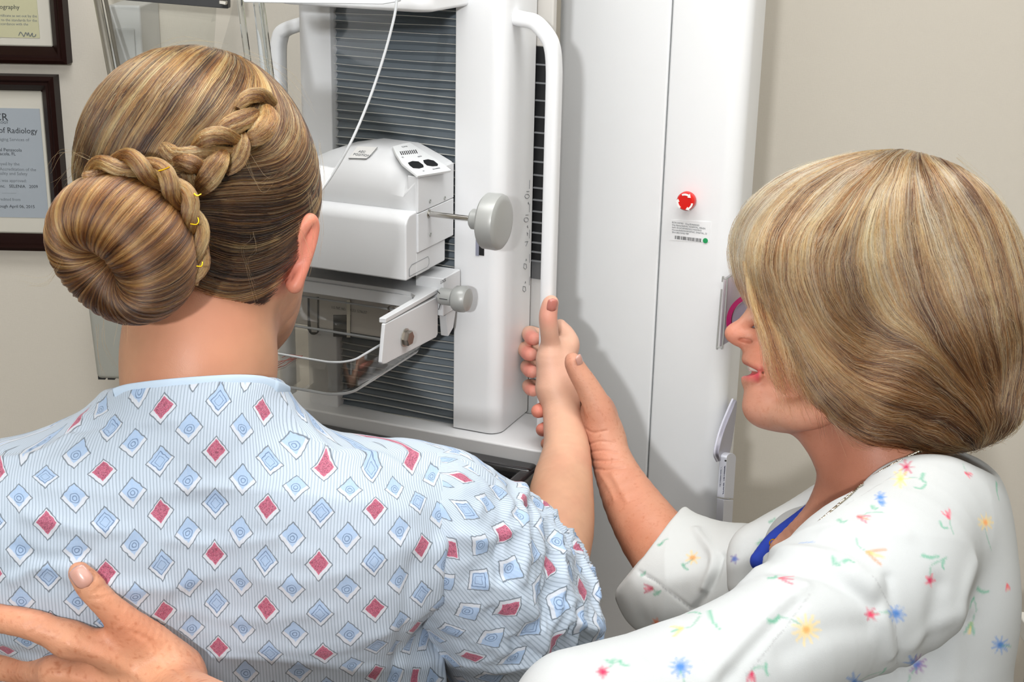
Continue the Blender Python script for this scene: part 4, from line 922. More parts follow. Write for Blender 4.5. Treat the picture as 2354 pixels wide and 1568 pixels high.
lobe([(612, 250), (622, 282), (604, 312), (572, 326)], 26, 1.5, 650, 5)
lobe([(556, 306), (560, 336), (550, 372), (520, 398)], 19, 1.0, 450, 6)
lobe([(372, 346), (424, 356), (480, 350), (544, 348)], 15, 1.4, 420, 7, tw=.6)
lobe([(448, 344), (482, 322), (520, 316), (556, 326)], 20, 1.7, 500, 8)
lobe([(516, 352), (506, 382), (484, 418), (458, 442)], 26, 1.5, 650, 9)
lobe([(400, 376), (428, 378), (456, 384), (470, 396)], 20, 1.6, 420, 10, dark=1)
# twisted rope round the bun's base
def rope(path, r, n, turns, seed, name='twisted_lock'):
    q = np.array([P(*v) for v in path]); p = spline(q, 60); T = np.gradient(p, axis=0); T /= np.linalg.norm(T, axis=1)[:, None]; N = -_f - (T @ -_f)[:, None] * T; N /= np.linalg.norm(N, axis=1)[:, None]; B = np.cross(T, N)
    t = np.linspace(0, 1, 60); rr = r * np.clip(np.sin(np.linspace(.35, math.pi - .2, 60)) ** .5, .3, 1)
    for k in (0, 1):
        a = t * turns * 2 * math.pi + k * math.pi; c = p + (rr * .52)[:, None] * (np.cos(a)[:, None] * N + np.sin(a)[:, None] * B)
        bundle(c, .0001, n, HC[1:], name, M_core, M_hair, bun, .95, 2.2, prof=rr / .0001 * .62, npt=60, seed=seed + k, hr=.00016)
rope([(196, 410, .985), (245, 380, .985), (310, 378, .982), (372, 410, .985), (420, 462, .99), (448, 530, .998), (456, 600, 1.005), (440, 655, 1.01)], .0098, 600, 3.1, 20)
rope([(372, 400, 1.0), (408, 432, 1.0), (440, 492, 1.0), (462, 560, 1.008), (462, 612, 1.015)], .0060, 350, 2.0, 30)
M_gold = mat('gold pin', 'd9a520', .25, 1)
for q in ([(364, 393), (376, 390), (390, 384)], [(446, 445), (453, 450), (463, 446)], [(438, 515), (452, 516), (457, 508), (455, 500)], [(452, 612), (463, 612), (466, 602)]):
    MB().tube([P(x, y, .972 if x < 445 and y < 420 else .985) for x, y in spline(q, 10)], .0006, 8).build('hair_pin', M_gold, pat)
# ------------------------------------------------------------------ hospital gown
def gown_mat(name, px=.0392, pv=.0368, stripe=.00232, base=('c3d3e2', 'b6c3d1')):
    m = mat(name, 'c6d4e0', .8, spec=.2); g = NG(m); m.node_tree.nodes['Principled BSDF'].inputs['Sheen Weight'].default_value = .15
    a = g.attr('uvm').outputs['Vector']; u0, v0, w0 = g.sep(a)
    nz = g.node('ShaderNodeTexNoise'); nz.inputs['Scale'].default_value = 260; nz.inputs['Detail'].default_value = 1; g.l.new(a, nz.inputs['Vector']); nx, ny, _z = g.sep(nz.outputs['Color'])
    u = u0 + (nx - .5) * .0016; v = v0 + (ny - .5) * .0016
    st = g.math('ABSOLUTE', (u0 / stripe).fr() - .5); line = 1 - g.ss(.08, .24, st)
    cloth = g.mix(line * .72, base[1], '8d9aa8')
    OUT = '5c6670'
    def lattice(du, dv, kindA, prev):
        uu = u / px + du; vv = v / pv + dv; ci = uu.fl(); cj = vv.fl(); lx = (uu.fr() - .5) * px; ly = (vv.fr() - .5) * pv
        hw, hh = .0097, .0112
        def dia(cx, cy, k): return g.math('ABSOLUTE', lx - cx) / (hw * k) + g.math('ABSOLUTE', ly - cy) / (hh * k)
        d = dia(0, 0, 1.0); inside = 1 - g.ss(.985, 1.0, d); outl = 1 - g.ss(.03, .075, g.math('ABSOLUTE', d - 1))
        col = g.mix(inside, prev, 'c3c9d2')
        wash = g.noise(420, a)
        if kindA:
            d2 = dia(0, .0020, .80); f = 1 - g.ss(.93, 1.05, d2); col = g.mix(f * (.72 + wash * .35), col, '9ab3d2')
            r = g.math('SQRT', lx * lx + (ly + .0004) * (ly + .0004))
            for rr, wd in ((.0034, .00030), (.0016, .00034)): col = g.mix((1 - g.ss(wd * .5, wd * 1.5, g.math('ABSOLUTE', r - rr))) * .7, col, '4f6482')
        else:
            par = ((ci + cj) * .5).fr().gt(.25)
            d2 = dia(0, .0014, .84); f = 1 - g.ss(.93, 1.04, d2)
            blue = g.mix(f * (.72 + wash * .35), col, '98b1d0')
            for k, cy in ((.62, .0), (.36, 0)): blue = g.mix((1 - g.ss(.03, .09, g.math('ABSOLUTE', dia(0, cy, k) - 1))) * .75, blue, '46597a')
            red = g.mix((1 - g.ss(.95, 1.0, dia(0, .0012, .76))) * (.80 + wash * .3), col, 'b8627a')
            sc = g.noise(900, a, 2); red = g.mix((1 - g.ss(.02, .06, g.math('ABSOLUTE', sc - .5))) * (1 - g.ss(.8, .86, dia(0, .0012, .8))) * .8, red, '6b3c4c')
            col = g.mix(par, blue, red)
        return g.mix(outl * .85, col, OUT)
    c = lattice(0, 0, False, cloth); c = lattice(.5, .5, True, c)
    g.l.new(c, g.b.inputs['Base Color']); g.l.new(g.bump(g.math('SINE', u0 * (6.2832 / stripe)) * .3 + g.noise(1400, a, 1), .35, .0004), g.b.inputs['Normal']); return m
M_gown = gown_mat('gown cloth')
gw = SD()
gw.ell(P(430, 1330, 1.10) + [0, .045, -.20], (.205, .102, .30), k=.03)
gw.chain([P(455, 1010, 1.115), P(600, 1092, 1.118), P(760, 1140, 1.122), P(900, 1150, 1.13), P(1010, 1182, 1.14)], [.056, .050, .048, .050, .052], k=.06)
gw.chain([P(455, 1010, 1.115), P(310, 1086, 1.112), P(160, 1138, 1.10), P(0, 1190, 1.085), P(-120, 1265, 1.08)], [.056, .050, .050, .053, .055], k=.06)
gw.chain([P(-60, 1240, 1.09), P(-170, 1400, 1.12), P(-200, 1640, 1.16)], [.052, .056, .060], k=.04)
gw.ell(P(760, 1300, 1.085), (.075, .042, .075), k=.05).ell(P(170, 1300, 1.06), (.08, .045, .08), k=.05)
gw.chain([P(455, 880, 1.12), P(455, 1000, 1.12)], [.0595, .063], k=.025)
gw.ell(P(430, 1330, 1.10) + [0, .08, -.48], (.23, .155, .30), k=.08)
cn = np.cross(ray(620, 876), ray(300, 896)); cn = cn * np.sign(cn[2])
gw.cut(P(455, 886, 1.07), cn, .004)
gw.cone(P(456, 700, 1.13), P(452, 905, 1.122), .0575, .0585, k=.004, op='s')
lo, hi = bounds(gw); lo[2] = .62; Vg, Qg = surfnet(gw, lo, hi, .0030)
Ng = vnormals(Vg, Qg)
def ell_uv(V, cx, cy, ra, rb):
    t = np.arctan2((V[:, 0] - cx) / ra, -(V[:, 1] - cy) / rb); tt = np.linspace(-math.pi, math.pi, 721); ds = np.sqrt((ra * np.cos(tt)) ** 2 + (rb * np.sin(tt)) ** 2); s = np.concatenate([[0], np.cumsum((ds[1:] + ds[:-1]) / 2 * (tt[1] - tt[0]))]); s -= s[360]
    return np.interp(t, tt, s)
# the print follows the cloth: arc lengths measured across and down the back
gx = np.arange(-.60, .20, .004); gz = np.arange(.85, 1.50, .004); gy = np.arange(.72, 1.32, .004); YB = np.full((len(gx), len(gz)), np.nan)
for i_, x_ in enumerate(gx):
    Y_, Z_ = np.meshgrid(gy, gz, indexing='ij'); f_ = gval(gw.grid, np.c_[np.full(Y_.size, x_), Y_.ravel(), Z_.ravel()]).reshape(Y_.shape); ins_ = f_ < 0; has = ins_.any(0); k_ = ins_.argmax(0); YB[i_, has] = gy[k_[has]] - .004 * np.clip(-f_[k_[has], np.where(has)[0]] / .004, 0, 1)
def fill(A):
    A = A.copy()
    for r in A:
        ok = ~np.isnan(r)
        if ok.any(): r[~ok] = np.interp(np.where(~ok)[0], np.where(ok)[0], r[ok])
    for c in A.T:
        ok = ~np.isnan(c)
        if ok.any(): c[~ok] = np.interp(np.where(~ok)[0], np.where(ok)[0], c[ok])
    return np.nan_to_num(A, nan=1.1)
YB = fill(YB)
for _ in range(6): Yp = np.pad(YB, 1, mode='edge'); YB = (Yp[:-2, 1:-1] + Yp[2:, 1:-1] + Yp[1:-1, :-2] + Yp[1:-1, 2:] + 2 * YB) / 6
dyx = np.gradient(YB, .004, axis=0); dyz = np.gradient(YB, .004, axis=1); clampg = lambda a: np.clip(a, -2.0, 2.0)
UU = np.cumsum(np.sqrt(1 + clampg(dyx) ** 2) * .004, 0); VV = np.cumsum(np.sqrt(1 + clampg(dyz) ** 2) * .004, 1); ic = np.argmin(np.abs(gx - P(455, 1200, 1.03)[0])); iz = np.argmin(np.abs(gz - P(455, 1250, 1.03)[2])); UU -= UU[ic:ic + 1]; VV -= VV[:, iz:iz + 1]
def g2(A, V):
    a = np.clip((V[:, 0] - gx[0]) / .004, 0, len(gx) - 1.001); b = np.clip((V[:, 2] - gz[0]) / .004, 0, len(gz) - 1.001); i = a.astype(int); j = b.astype(int); f = a - i; g_ = b - j
    return A[i, j] * (1 - f) * (1 - g_) + A[i + 1, j] * f * (1 - g_) + A[i, j + 1] * (1 - f) * g_ + A[i + 1, j + 1] * f * g_
ex = np.clip(Vg[:, 1] - g2(YB, Vg) - .012, 0, 1); U = g2(UU, Vg) + ex * np.sign(Vg[:, 0] - gx[ic]); Vv = g2(VV, Vg) + np.clip(gz[0] - Vg[:, 2], 0, 9) * -1
V0, N0 = Vg.copy(), Ng
# creases
rid = lambda V, s, a: a * (1 - np.abs(vnoise(V * s))) ** 3
d = rid(Vg * [.5, .5, 1.7], 11, .0030) + .0012 * vnoise(Vg * [40, 40, 90]) + .0022 * vnoise(Vg * [9, 9, 22] + 3)
Vg = Vg + Ng * d[:, None]
FO = [([(60, 1185), (180, 1215), (300, 1222)], 11, .0035), ([(40, 1260), (120, 1285), (200, 1270)], 9, -.0035), ([(150, 1320), (250, 1345), (380, 1350)], 12, .004), ([(30, 1330), (100, 1300), (200, 1300)], 10, .004), ([(380, 1240), (520, 1250), (640, 1235)], 9, .0025), ([(0, 1060), (90, 1045), (160, 1005)], 9, .003),
      ([(200, 960), (300, 975), (400, 965)], 9, .0028), ([(150, 1000), (260, 985), (340, 990)], 8, -.0022), ([(800, 1040), (880, 1050), (960, 1100)], 9, .003), ([(700, 960), (730, 1010), (760, 1040)], 8, .003), ([(1010, 1250), (1000, 1400), (1010, 1568)], 16, .006), ([(950, 1300), (930, 1420), (900, 1568)], 14, -.004), ([(1040, 1380), (1050, 1568)], 12, -.004),
      ([(420, 1400), (560, 1420), (760, 1400)], 12, .0025), ([(100, 1120), (300, 1135), (520, 1120)], 10, .002), ([(560, 1480), (760, 1490), (880, 1450)], 12, .002)]
Vg = crease(Vg, Ng, gw, [(q, w * .0005, A * .8) for q, w, A in FO], 1.0, 1.0)
meg = fastmesh('gown', Vg, Qg)
def locate(sd, px, py, V, arr): p = trace(sd, px, py)[0]; i = np.argmin(((V - p) ** 2).sum(1)); return arr[i]
PXg, PVg = .0392, .0368
a0_ = [locate(gw, *q, V0, U) for q in ((250, 1047), (493, 1042), (760, 1043))]; b0_ = [locate(gw, *q, V0, Vv) for q in ((493, 1042), (503, 1264), (505, 1490))]
ku = 4 * PXg / (a0_[2] - a0_[0]); kv = 4 * PVg / (b0_[0] - b0_[2]); print('print scale', ku, kv)
U = (U - a0_[1]) * ku + PXg * .5; Vv = (Vv - b0_[0]) * kv + PVg * 1.5
colattr(meg, 'uvm', np.c_[U, Vv, np.zeros(len(U))], 'FLOAT_VECTOR')
gown = link('gown', meg, M_gown, pat, angle=0)
# neck binding
M_bind = mat('neck binding', 'b9cbdd', .8, spec=.2)
bp = [(268, 902), (300, 893), (370, 884), (450, 877), (540, 872), (600, 875), (636, 886)]
pb = []
for x, y in spline(bp, 30): pb.append((x, y + 7))
P3 = trace(gw, [q[0] for q in pb], [q[1] for q in pb], off=.0008)
P3 = np.vstack([P3, [P(660, 905, 1.125), P(640, 915, 1.17), P(540, 930, 1.20), P(380, 930, 1.20), P(270, 925, 1.17), P(252, 915, 1.12)]]); P3 = spline(np.vstack([P3]), 70)
MB().tube(np.vstack([P3, P3[:1]]), .0060, 16, cap=False, ry=.0022, up=(0, 0, 1)).build('neck_binding', M_bind, pat, angle=0)
# sleeve
sl = SD()
sl.chain([P(975, 1188, 1.135), P(1078, 1248, 1.19), P(1166, 1314, 1.27), P(1225, 1390, 1.34)], [.053, .060, .064, .052], k=.03)
sl.chain([P(1040, 1250, 1.14), P(1120, 1360, 1.17), P(1200, 1450, 1.24)], [.045, .055, .058], k=.05)
sl.chain([P(1250, 1400, 1.36), P(1270, 1480, 1.36), P(1265, 1560, 1.34)], [.040, .040, .038], k=.04)
sl.chain([P(1180, 1440, 1.22), P(1180, 1480, 1.22)], [.06, .05], k=.04)
sl.chain([P(1236, 1130, 1.62), P(1275, 1260, 1.52), P(1280, 1340, 1.47), P(1300, 1460, 1.46)], [.040, .044, .046, .044], k=.014, op='s')
Vs, Qs = surfnet(sl, *bounds(sl), .0021); Ns = vnormals(Vs, Qs)
pj = proj(Vs); wr = np.clip((pj[:, 0] - 1080) / 170, 0, 1) * np.clip((pj[:, 1] - 1060) / 120, 0, 1)
ax = P(1225, 1390, 1.34) - P(985, 1150, 1.135); ax /= np.linalg.norm(ax); s1 = np.cross(ax, _f); s1 /= np.linalg.norm(s1); s2 = np.cross(s1, ax)
L_ = np.c_[Vs @ ax, Vs @ s1, Vs @ s2]
d = wr * (rid(L_ * [2.3, .8, .8], 22, .010) + rid(L_ * [1.2, 1.2, 1.2] + 5, 46, .0030)) + rid(L_ * [1, .6, .6] + 2, 16, .0035) - .006 * wr + .0012 * vnoise(L_ * 110)
hole = sl.it[-1][0]; hw_ = np.clip(hole(Vs) / .012, 0, 1); d = d * hw_
Vs0 = Vs.copy(); Vs = Vs + Ns * d[:, None]
FS_ = [([(1060, 1230), (1130, 1240), (1200, 1200)], 12, .004), ([(1200, 1090), (1195, 1160), (1200, 1250), (1190, 1330)], 13, .008), ([(1120, 1340), (1180, 1360), (1210, 1400)], 12, .006), ([(1130, 1400), (1180, 1480), (1230, 1500)], 12, -.006), ([(1270, 1300), (1300, 1380), (1290, 1450)], 12, .008), ([(1190, 1380), (1230, 1420), (1250, 1500), (1240, 1560)], 14, .008), ([(1300, 1420), (1340, 1440), (1365, 1448)], 12, .010), ([(1150, 1240), (1140, 1300), (1160, 1340)], 9, -.005)]
Vs = crease(Vs, Ns * hw_[:, None], sl, [(q, w * .0005, A * .9) for q, w, A in FS_], 1.0, 1.0)
mes = fastmesh('sleeve', Vs, Qs)
rel = Vs0 - P(1080, 1250, 1.20); fw = np.cross(ax, s1); fw *= -np.sign(fw @ _f); ang = np.arctan2(rel @ s1, rel @ fw + .012)
du = 1.15 * ((Vs0 - P(985, 1150, 1.135)) @ ax); dw = .082 * ang
# the sleeve is cut on the bias: its print runs along the arm, so the lattice stands at an angle to the back's
k = math.radians(-4)
colattr(mes, 'uvm', np.c_[dw * math.cos(k) + du * math.sin(k) + .0196, -dw * math.sin(k) + du * math.cos(k) + .01, np.zeros(len(du))], 'FLOAT_VECTOR')
slv = link('sleeve', mes, M_gown, gown, angle=0)
# dark chair back glimpsed under the sleeve
# ------------------------------------------------------------------ technician in profile
M_skinT = skin_mat('technician skin', .4); M_nailT = mat('natural nail', 'c8988a', .25, coat=.6, sss=.05)
tec = empty('person', P(2030, 1500, 1.36) * [1, 1, 0], 'person in profile with blonde-streaked bob, floral white scrub top, hand on patient back', 'person')
dm = 1.32                                                   # depth of the face's midline
th = SD()
th.ell(P(1990, 600, dm), (R_(255, dm), .076, R_(240, dm)), k=.02)
th.ell(P(1858, 700, dm), (R_(118, dm), .062, R_(165, dm)), k=.02)
th.ell(P(1876, 825, dm), (R_(120, dm), .050, R_(125, dm)), k=.015)
th.ell(P(1806, 842, dm), (R_(82, dm), .0285, R_(88, dm)), k=.015)
th.chain([P(1757, 938, dm - .006), P(1830, 955, dm - .035), P(1900, 930, dm - .048), P(1935, 860, dm - .056)], [.013, .0145, .0165, .016], k=.012)
th.ell(P(1757, 932, dm), (R_(50, dm), .020, R_(47, dm)), k=.012)
th.ell(P(1825, 955, dm), (R_(75, dm), .028, R_(36, dm)), k=.012)
# nose
th.chain([P(1765, 670, dm), P(1738, 705, dm), P(1712, 742, dm), P(1690, 766, dm)], [.0050, .0052, .0065, .0079], k=.012)
th.ell(P(1695, 767, dm), (.0105, .0095, .0088), k=.006)
th.ell(P(1726, 773, dm - .0095), (.0095, .0058, .0072), k=.006).ell(P(1726, 773, dm + .0095), (.0095, .0058, .0072), k=.006)
th.chain([P(1700, 785, dm), P(1722, 797, dm)], [.0042, .0035], k=.006)
# mouth
th.ell(P(1745, 815, dm), (R_(33, dm), .020, R_(24, dm)), k=.010)
th.chain([P(1719, 826, dm), P(1727, 833, dm - .010), P(1746, 846, dm - .021)], [.0040, .0036, .0025], k=.005)
th.chain([P(1719, 826, dm), P(1727, 833, dm + .010), P(1746, 846, dm + .021)], [.0040, .0036, .0025], k=.005)
th.chain([P(1724, 871, dm), P(1731, 871, dm - .010), P(1748, 862, dm - .020)], [.0068, .0056, .0028], k=.004)
th.chain([P(1724, 871, dm), P(1731, 871, dm + .010), P(1748, 862, dm + .020)], [.0068, .0056, .0028], k=.004)
th.ell(P(1752, 893, dm), (R_(36, dm), .018, R_(20, dm)), k=.010)
th.chain([P(1712, 853, dm), P(1728, 855, dm - .009), P(1751, 857, dm - .019)], [.0044, .0040, .0016], k=.003, op='s')
th.chain([P(1712, 853, dm), P(1728, 855, dm + .009), P(1751, 857, dm + .019)], [.0044, .0040, .0016], k=.003, op='s')
# eyes and brow
for s in (-1, 1):
    th.ell(P(1782, 690, dm + s * .030), (.010, .009, .012), k=.006)
    th.chain([P(1758, 655, dm + s * .012), P(1772, 645, dm + s * .034), P(1800, 655, dm + s * .052)], [.0055, .0055, .0045], k=.012)
# neck
th.chain([P(1985, 880, dm), P(2010, 1010, dm), P(2035, 1120, dm), P(2060, 1230, 1.34)], [.056, .052, .056, .062], k=.015)
th.chain([P(1872, 985, dm), P(1924, 1075, dm), P(1940, 1160, 1.335)], [.017, .017, .022], k=.015)
th.chain([P(1940, 1150, 1.335), P(1880, 1215, 1.34), P(1800, 1265, 1.345)], [.026, .022, .013], k=.015)
_ = mesh_sd(th, .004); nc = trace(th, 1714, 784)[0] + _f * .0015; nd = (nc - CAM) @ _f
th.ell(nc, (.0066, .0060, .0030), k=.0012, op='s').ell(nc + np.array([0, 2 * (P(1714, 784, dm)[1] - nc[1]), 0]), (.0066, .0060, .0030), k=.0012, op='s')
VTh, QTh = mesh_sd(th, .0014)
# right arm reaching to the patient's hand
ra = SD()
ra.chain([P(1720, 1345, 1.50), P(1600, 1330, 1.555), P(1525, 1262, 1.575), P(1462, 1172, 1.61), P(1424, 1100, 1.635), P(1402, 1045, 1.65), P(1388, 1000, 1.66)], [.040, .041, .0400, .0335, .0268, .0232, .0230], k=.01)
ra.ell(P(1374, 965, 1.672), (.0225, .022, .034), R=None, k=.014)
ra.chain([P(1398, 1010, 1.655), P(1378, 945, 1.648), P(1352, 892, 1.642), P(1331, 858, 1.638), P(1320, 838, 1.636), P(1316, 828, 1.637)], [.0190, .0168, .0140, .0122, .0108, .0088], k=.008)
for i, (y0, y1, tx, ty, r) in enumerate(((915, 905, 1262, 908, .0086), (945, 935, 1237, 943, .0092), (985, 980, 1247, 986, .0088), (1010, 1012, 1256, 1018, .0076))):
    ra.chain([P(1385, (y0 + 985) / 2, 1.68), P(1372, y0, 1.70)], [.014, r * 1.2], k=.01)
    ra.chain([P(1372, y0, 1.70), P(1335, y1 + 2, 1.725), P(1290, y1, 1.722), P(tx + 14, ty - 2, 1.70), P(tx, ty + 2, 1.680)], [r * 1.15, r * 1.08, r * 1.02, r, r * .90], k=.003)
VRa, QRa = mesh_sd(ra, .0013)
# left hand resting on the patient's back
la = SD()
q = trace(gw, [187, 245, 320, 150, 60, 120, 30, 250, 400, 90], [1322, 1390, 1465, 1480, 1440, 1560, 1530, 1530, 1600, 1640])
def on(px, py, up): p = trace(gw, px, py)[0]; r_ = ray(px, py); return p - r_ / np.linalg.norm(r_) * up
la.chain([on(183, 1318, .007), on(205, 1345, .0095), on(243, 1388, .011), on(290, 1432, .013), on(345, 1482, .017), on(400, 1540, .022)], [.0078, .0098, .0098, .0118, .0160, .0200], k=.010)
la.chain([on(330, 1560, .022), on(250, 1500, .020), on(160, 1470, .016)], [.0150, .0130, .0120], k=.014)
la.chain([on(160, 1472, .016), on(80, 1438, .0135), on(-10, 1420, .011), on(-90, 1405, .009), on(-150, 1400, .008)], [.0118, .0108, .0098, .0095, .0078], k=.008)
la.chain([on(330, 1600, .023), on(230, 1560, .022), on(130, 1545, .018)], [.0160, .0140, .0122], k=.014)
la.chain([on(130, 1545, .018), on(40, 1535, .0145), on(-60, 1528, .011), on(-170, 1522, .009)], [.0118, .0110, .0104, .0082], k=.006)
la.chain([on(330, 1660, .022), on(220, 1650, .020), on(110, 1640, .017), on(10, 1635, .014), on(-130, 1620, .009)], [.015, .014, .012, .011, .0085], k=.010)
la.chain([on(330, 1700, .022), on(240, 1730, .018), on(130, 1740, .014), on(20, 1720, .010)], [.014, .012, .0105, .0085], k=.010)
la.ell(on(300, 1590, .016), (.034, .016, .032), k=.02)
la.chain([on(380, 1600, .024), P(520, 1668, .93), P(700, 1740, .90), P(980, 1770, .93), P(1200, 1740, .98), P(1330, 1700, 1.0)], [.0260, .0245, .0290, .036, .038, .040], k=.02)
VLa, QLa = mesh_sd(la, .0014)
tt = SD()
tt.ell(P(2030, 1420, 1.335) + [0, 0, -.20], (.092, .120, .25), k=.03).ell(P(1960, 1380, 1.34), (.07, .12, .07), k=.05)
tt.chain([P(2040, 1340, 1.21), P(2050, 1225, 1.34), P(2000, 1310, 1.46)], [.030, .040, .030], k=.05)
tt.ell(P(2040, 2100, 1.42), (.12, .16, .25), k=.06)
for s in (-1, 1):
    q0 = P(2040, 2300, 1.46) + [0, s * .09, 0]; f0 = np.array([q0[0], q0[1], 0])
    tt.chain([q0, f0 + [0, 0, .5], f0 + [.01, 0, .08]], [.085, .055, .035], k=.02).cone(f0 + [.01, 0, .035], f0 + [-.12, 0, .03], .035, .028, k=.02)
VTt, QTt = mesh_sd(tt, .007)
V, Q = joinVQ([(VTh, QTh), (VRa, QRa), (VLa, QLa), (VTt, QTt)])
Ct = skincol(VTh, sRGB(196, 146, 122), sRGB(186, 118, 98), .45)
Ct = blend_at(Ct, VTh, P(1800, 800, dm - .04), .035, sRGB(216, 132, 104), .6); Ct = blend_at(Ct, VTh, P(1690, 770, dm), .014, sRGB(226, 140, 116), .6); Ct = blend_at(Ct, VTh, P(1950, 1100, 1.27), .06, sRGB(166, 106, 82), .85)  # the last patch puts the neck's shading into its skin colour
pv = proj(VTh); lipU = segdist(VTh, np.array([P(1716, 831, dm), P(1727, 838, dm - .010), P(1749, 850, dm - .022)])); lipU2 = segdist(VTh, np.array([P(1716, 831, dm), P(1727, 838, dm + .010), P(1749, 850, dm + .022)]))
w = np.clip(1.5 - np.minimum(lipU, lipU2) / .0036, 0, 1)[:, None] * .8; Ct = Ct * (1 - w) + sRGB(178, 84, 78)[None] * w
lipL = np.minimum(segdist(VTh, np.array([P(1719, 868, dm), P(1730, 868, dm - .010), P(1750, 861, dm - .020)])), segdist(VTh, np.array([P(1719, 868, dm), P(1730, 868, dm + .010), P(1750, 861, dm + .020)])))
w = np.clip(2.2 - lipL / .0031, 0, 1)[:, None] * (pv[:, 1] > 848)[:, None] * np.clip((1751 - pv[:, 0]) / 9, 0, 1)[:, None]; w = w * .9; Ct = Ct * (1 - w) + sRGB(204, 66, 86)[None] * w
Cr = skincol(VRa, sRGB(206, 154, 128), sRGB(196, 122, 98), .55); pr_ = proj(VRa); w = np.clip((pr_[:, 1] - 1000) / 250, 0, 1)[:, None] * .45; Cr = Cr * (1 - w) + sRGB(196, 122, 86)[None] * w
for tx, ty in ((1237, 943), (1247, 986)): Cr = blend_at(Cr, VRa, P(tx, ty, 1.68), .014, sRGB(218, 128, 112), .7)
Cl = skincol(VLa, sRGB(208, 152, 120), sRGB(198, 122, 92), .75)
# printed veins and creases as real relief
NR = vnormals(VRa, QRa)
W_l = [([(1352, 1022), (1380, 1015), (1412, 1018)], 1.3, -.0010), ([(1350, 1040), (1385, 1036), (1420, 1040)], 1.3, -.0010), ([(1352, 1058), (1390, 1060), (1428, 1058)], 1.5, -.0011), ([(1356, 1076), (1390, 1080), (1436, 1076)], 1.4, -.0010), ([(1345, 985), (1365, 995), (1395, 990)], 1.3, -.0009), ([(1408, 1090), (1424, 1120), (1440, 1150)], 3.2, .0011), ([(1380, 1090), (1402, 1125), (1412, 1150)], 3, .0008)]
for q_, w_, A_ in W_l: s_ = spline(q_, 24); pts = trace(ra, s_[:, 0], s_[:, 1]); d_ = segdist(VRa, pts); VRa = VRa + NR * (A_ * np.exp(-(d_ / (w_ * .0011)) ** 2))[:, None]
NL = vnormals(VLa, QLa)
W_l = [([(228, 1352), (242, 1346), (260, 1340)], 2.0, -.0010), ([(216, 1362), (236, 1360), (262, 1350)], 1.6, -.0007), ([(205, 1378), (232, 1374), (268, 1362)], 1.6, -.0006)] + [([(300 + i * 9, 1450 + i * 4), (340 + i * 9, 1470 + i * 10), (370 + i * 10, 1500 + i * 12)], 1.6, -.0005) for i in range(0, 12, 2)] + [([(160, 1480), (240, 1510), (330, 1560)], 5, .0018), ([(130, 1550), (220, 1568), (300, 1590)], 5, .0016), ([(60, 1440), (75, 1434), (88, 1428)], 1.6, -.0006), ([(70, 1455), (84, 1448), (98, 1440)], 1.6, -.0006)]
for q_, w_, A_ in W_l: s_ = spline(q_, 24); pts = trace(la, s_[:, 0], s_[:, 1], d0=.6); d_ = segdist(VLa, pts); VLa = VLa + NL * (A_ * np.exp(-(d_ / (w_ * .0010)) ** 2))[:, None]
VLa = VLa + NL * (.00035 * (1 - np.abs(vnoise(VLa * [260, 260, 90]))) ** 2)[:, None]
V = np.vstack([VTh, VRa, VLa, VTt])
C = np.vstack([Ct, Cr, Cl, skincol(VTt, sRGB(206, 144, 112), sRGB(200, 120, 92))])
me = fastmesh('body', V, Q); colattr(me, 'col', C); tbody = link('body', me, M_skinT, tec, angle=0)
c = trace(ra, 1329, 829)[0]; nail('thumb_nail', c - _f * .0003 + _r * .0012, P(1322, 812, 1.63) - P(1333, 842, 1.64), -_f + .9 * _r, .0150, .0105, M_nailT, tec)
c = trace(la, 188, 1326, d0=.6)[0]; nail('thumb_nail', c - _f * .0006, P(178, 1308, .93) - P(205, 1345, .93), -_f + .1 * _u, .0165, .0135, M_nailT, tec)
M_teeth = mat('teeth', 'e6e0d2', .25, coat=.4)
MB().tube([P(1748, 848, dm - .016), P(1733, 846, dm - .010), P(1726, 845, dm), P(1733, 846, dm + .010), P(1748, 848, dm + .016)], .0034, 12).build('teeth', M_teeth, tec)
M_eye = mat('eye white', 'e8e4de', .2)
for s in (-1, 1):
    c = P(1774, 694, dm + s * .030); MB().lathe(c, (-1, 0, 0), [(-.006, .001), (-.004, .0055), (0, .0078), (.004, .0062), (.0062, .0030), (.0066, .0001)], 20).build('eye', M_eye, tec)
# ------------------------------------------------------------------ bob
HT = [sRGB(*c) for c in ((34, 17, 9), (88, 52, 26), (150, 98, 56), (202, 146, 86), (238, 192, 132), (250, 226, 184))]
bob = SD()
bob.ell(P(2032, 622, 1.325), (R_(308, 1.325), .094, R_(276, 1.325)), k=.02)
bob.ell(P(2120, 780, 1.325), (R_(236, 1.325), .096, R_(235, 1.325)), k=.05)
bob.ell(P(1848, 572, 1.315), (R_(150, 1.3), .074, R_(140, 1.3)), k=.05)
bob.chain([P(1800, 620, 1.262), P(1860, 760, 1.262), P(1930, 880, 1.262), P(2010, 930, 1.262)], [.022, .026, .030, .032], k=.04)
bob.chain([P(1800, 620, 1.378), P(1860, 760, 1.378), P(1930, 880, 1.378), P(2010, 930, 1.378)], [.022, .026, .030, .032], k=.04)
bob.ell(P(2130, 905, 1.325), (R_(215, 1.325), .085, R_(115, 1.325)), k=.03)
Vb, Qb = mesh_sd(bob, .0022)
low = [(1600, 200), (2420, 200), (2420, 960), (2330, 990), (2290, 1035), (2150, 1040), (1960, 1035), (1885, 1015), (1850, 960), (1810, 860), (1768, 760), (1728, 668), (1685, 600)]
def bobmask(c):
    q = proj(c); near = q[:, 2] < 1.325; m = px_in(low, c)
    qm = c.copy(); 
    return m * 1.0
keep = bobmask(Vb[Qb].mean(1)) > 0
bcore = link('hair', fastmesh('hair', Vb - vnormals(Vb, Qb) * .004, Qb[keep]), mat('blonde hair core', '6e5232', .6), tec, angle=0)
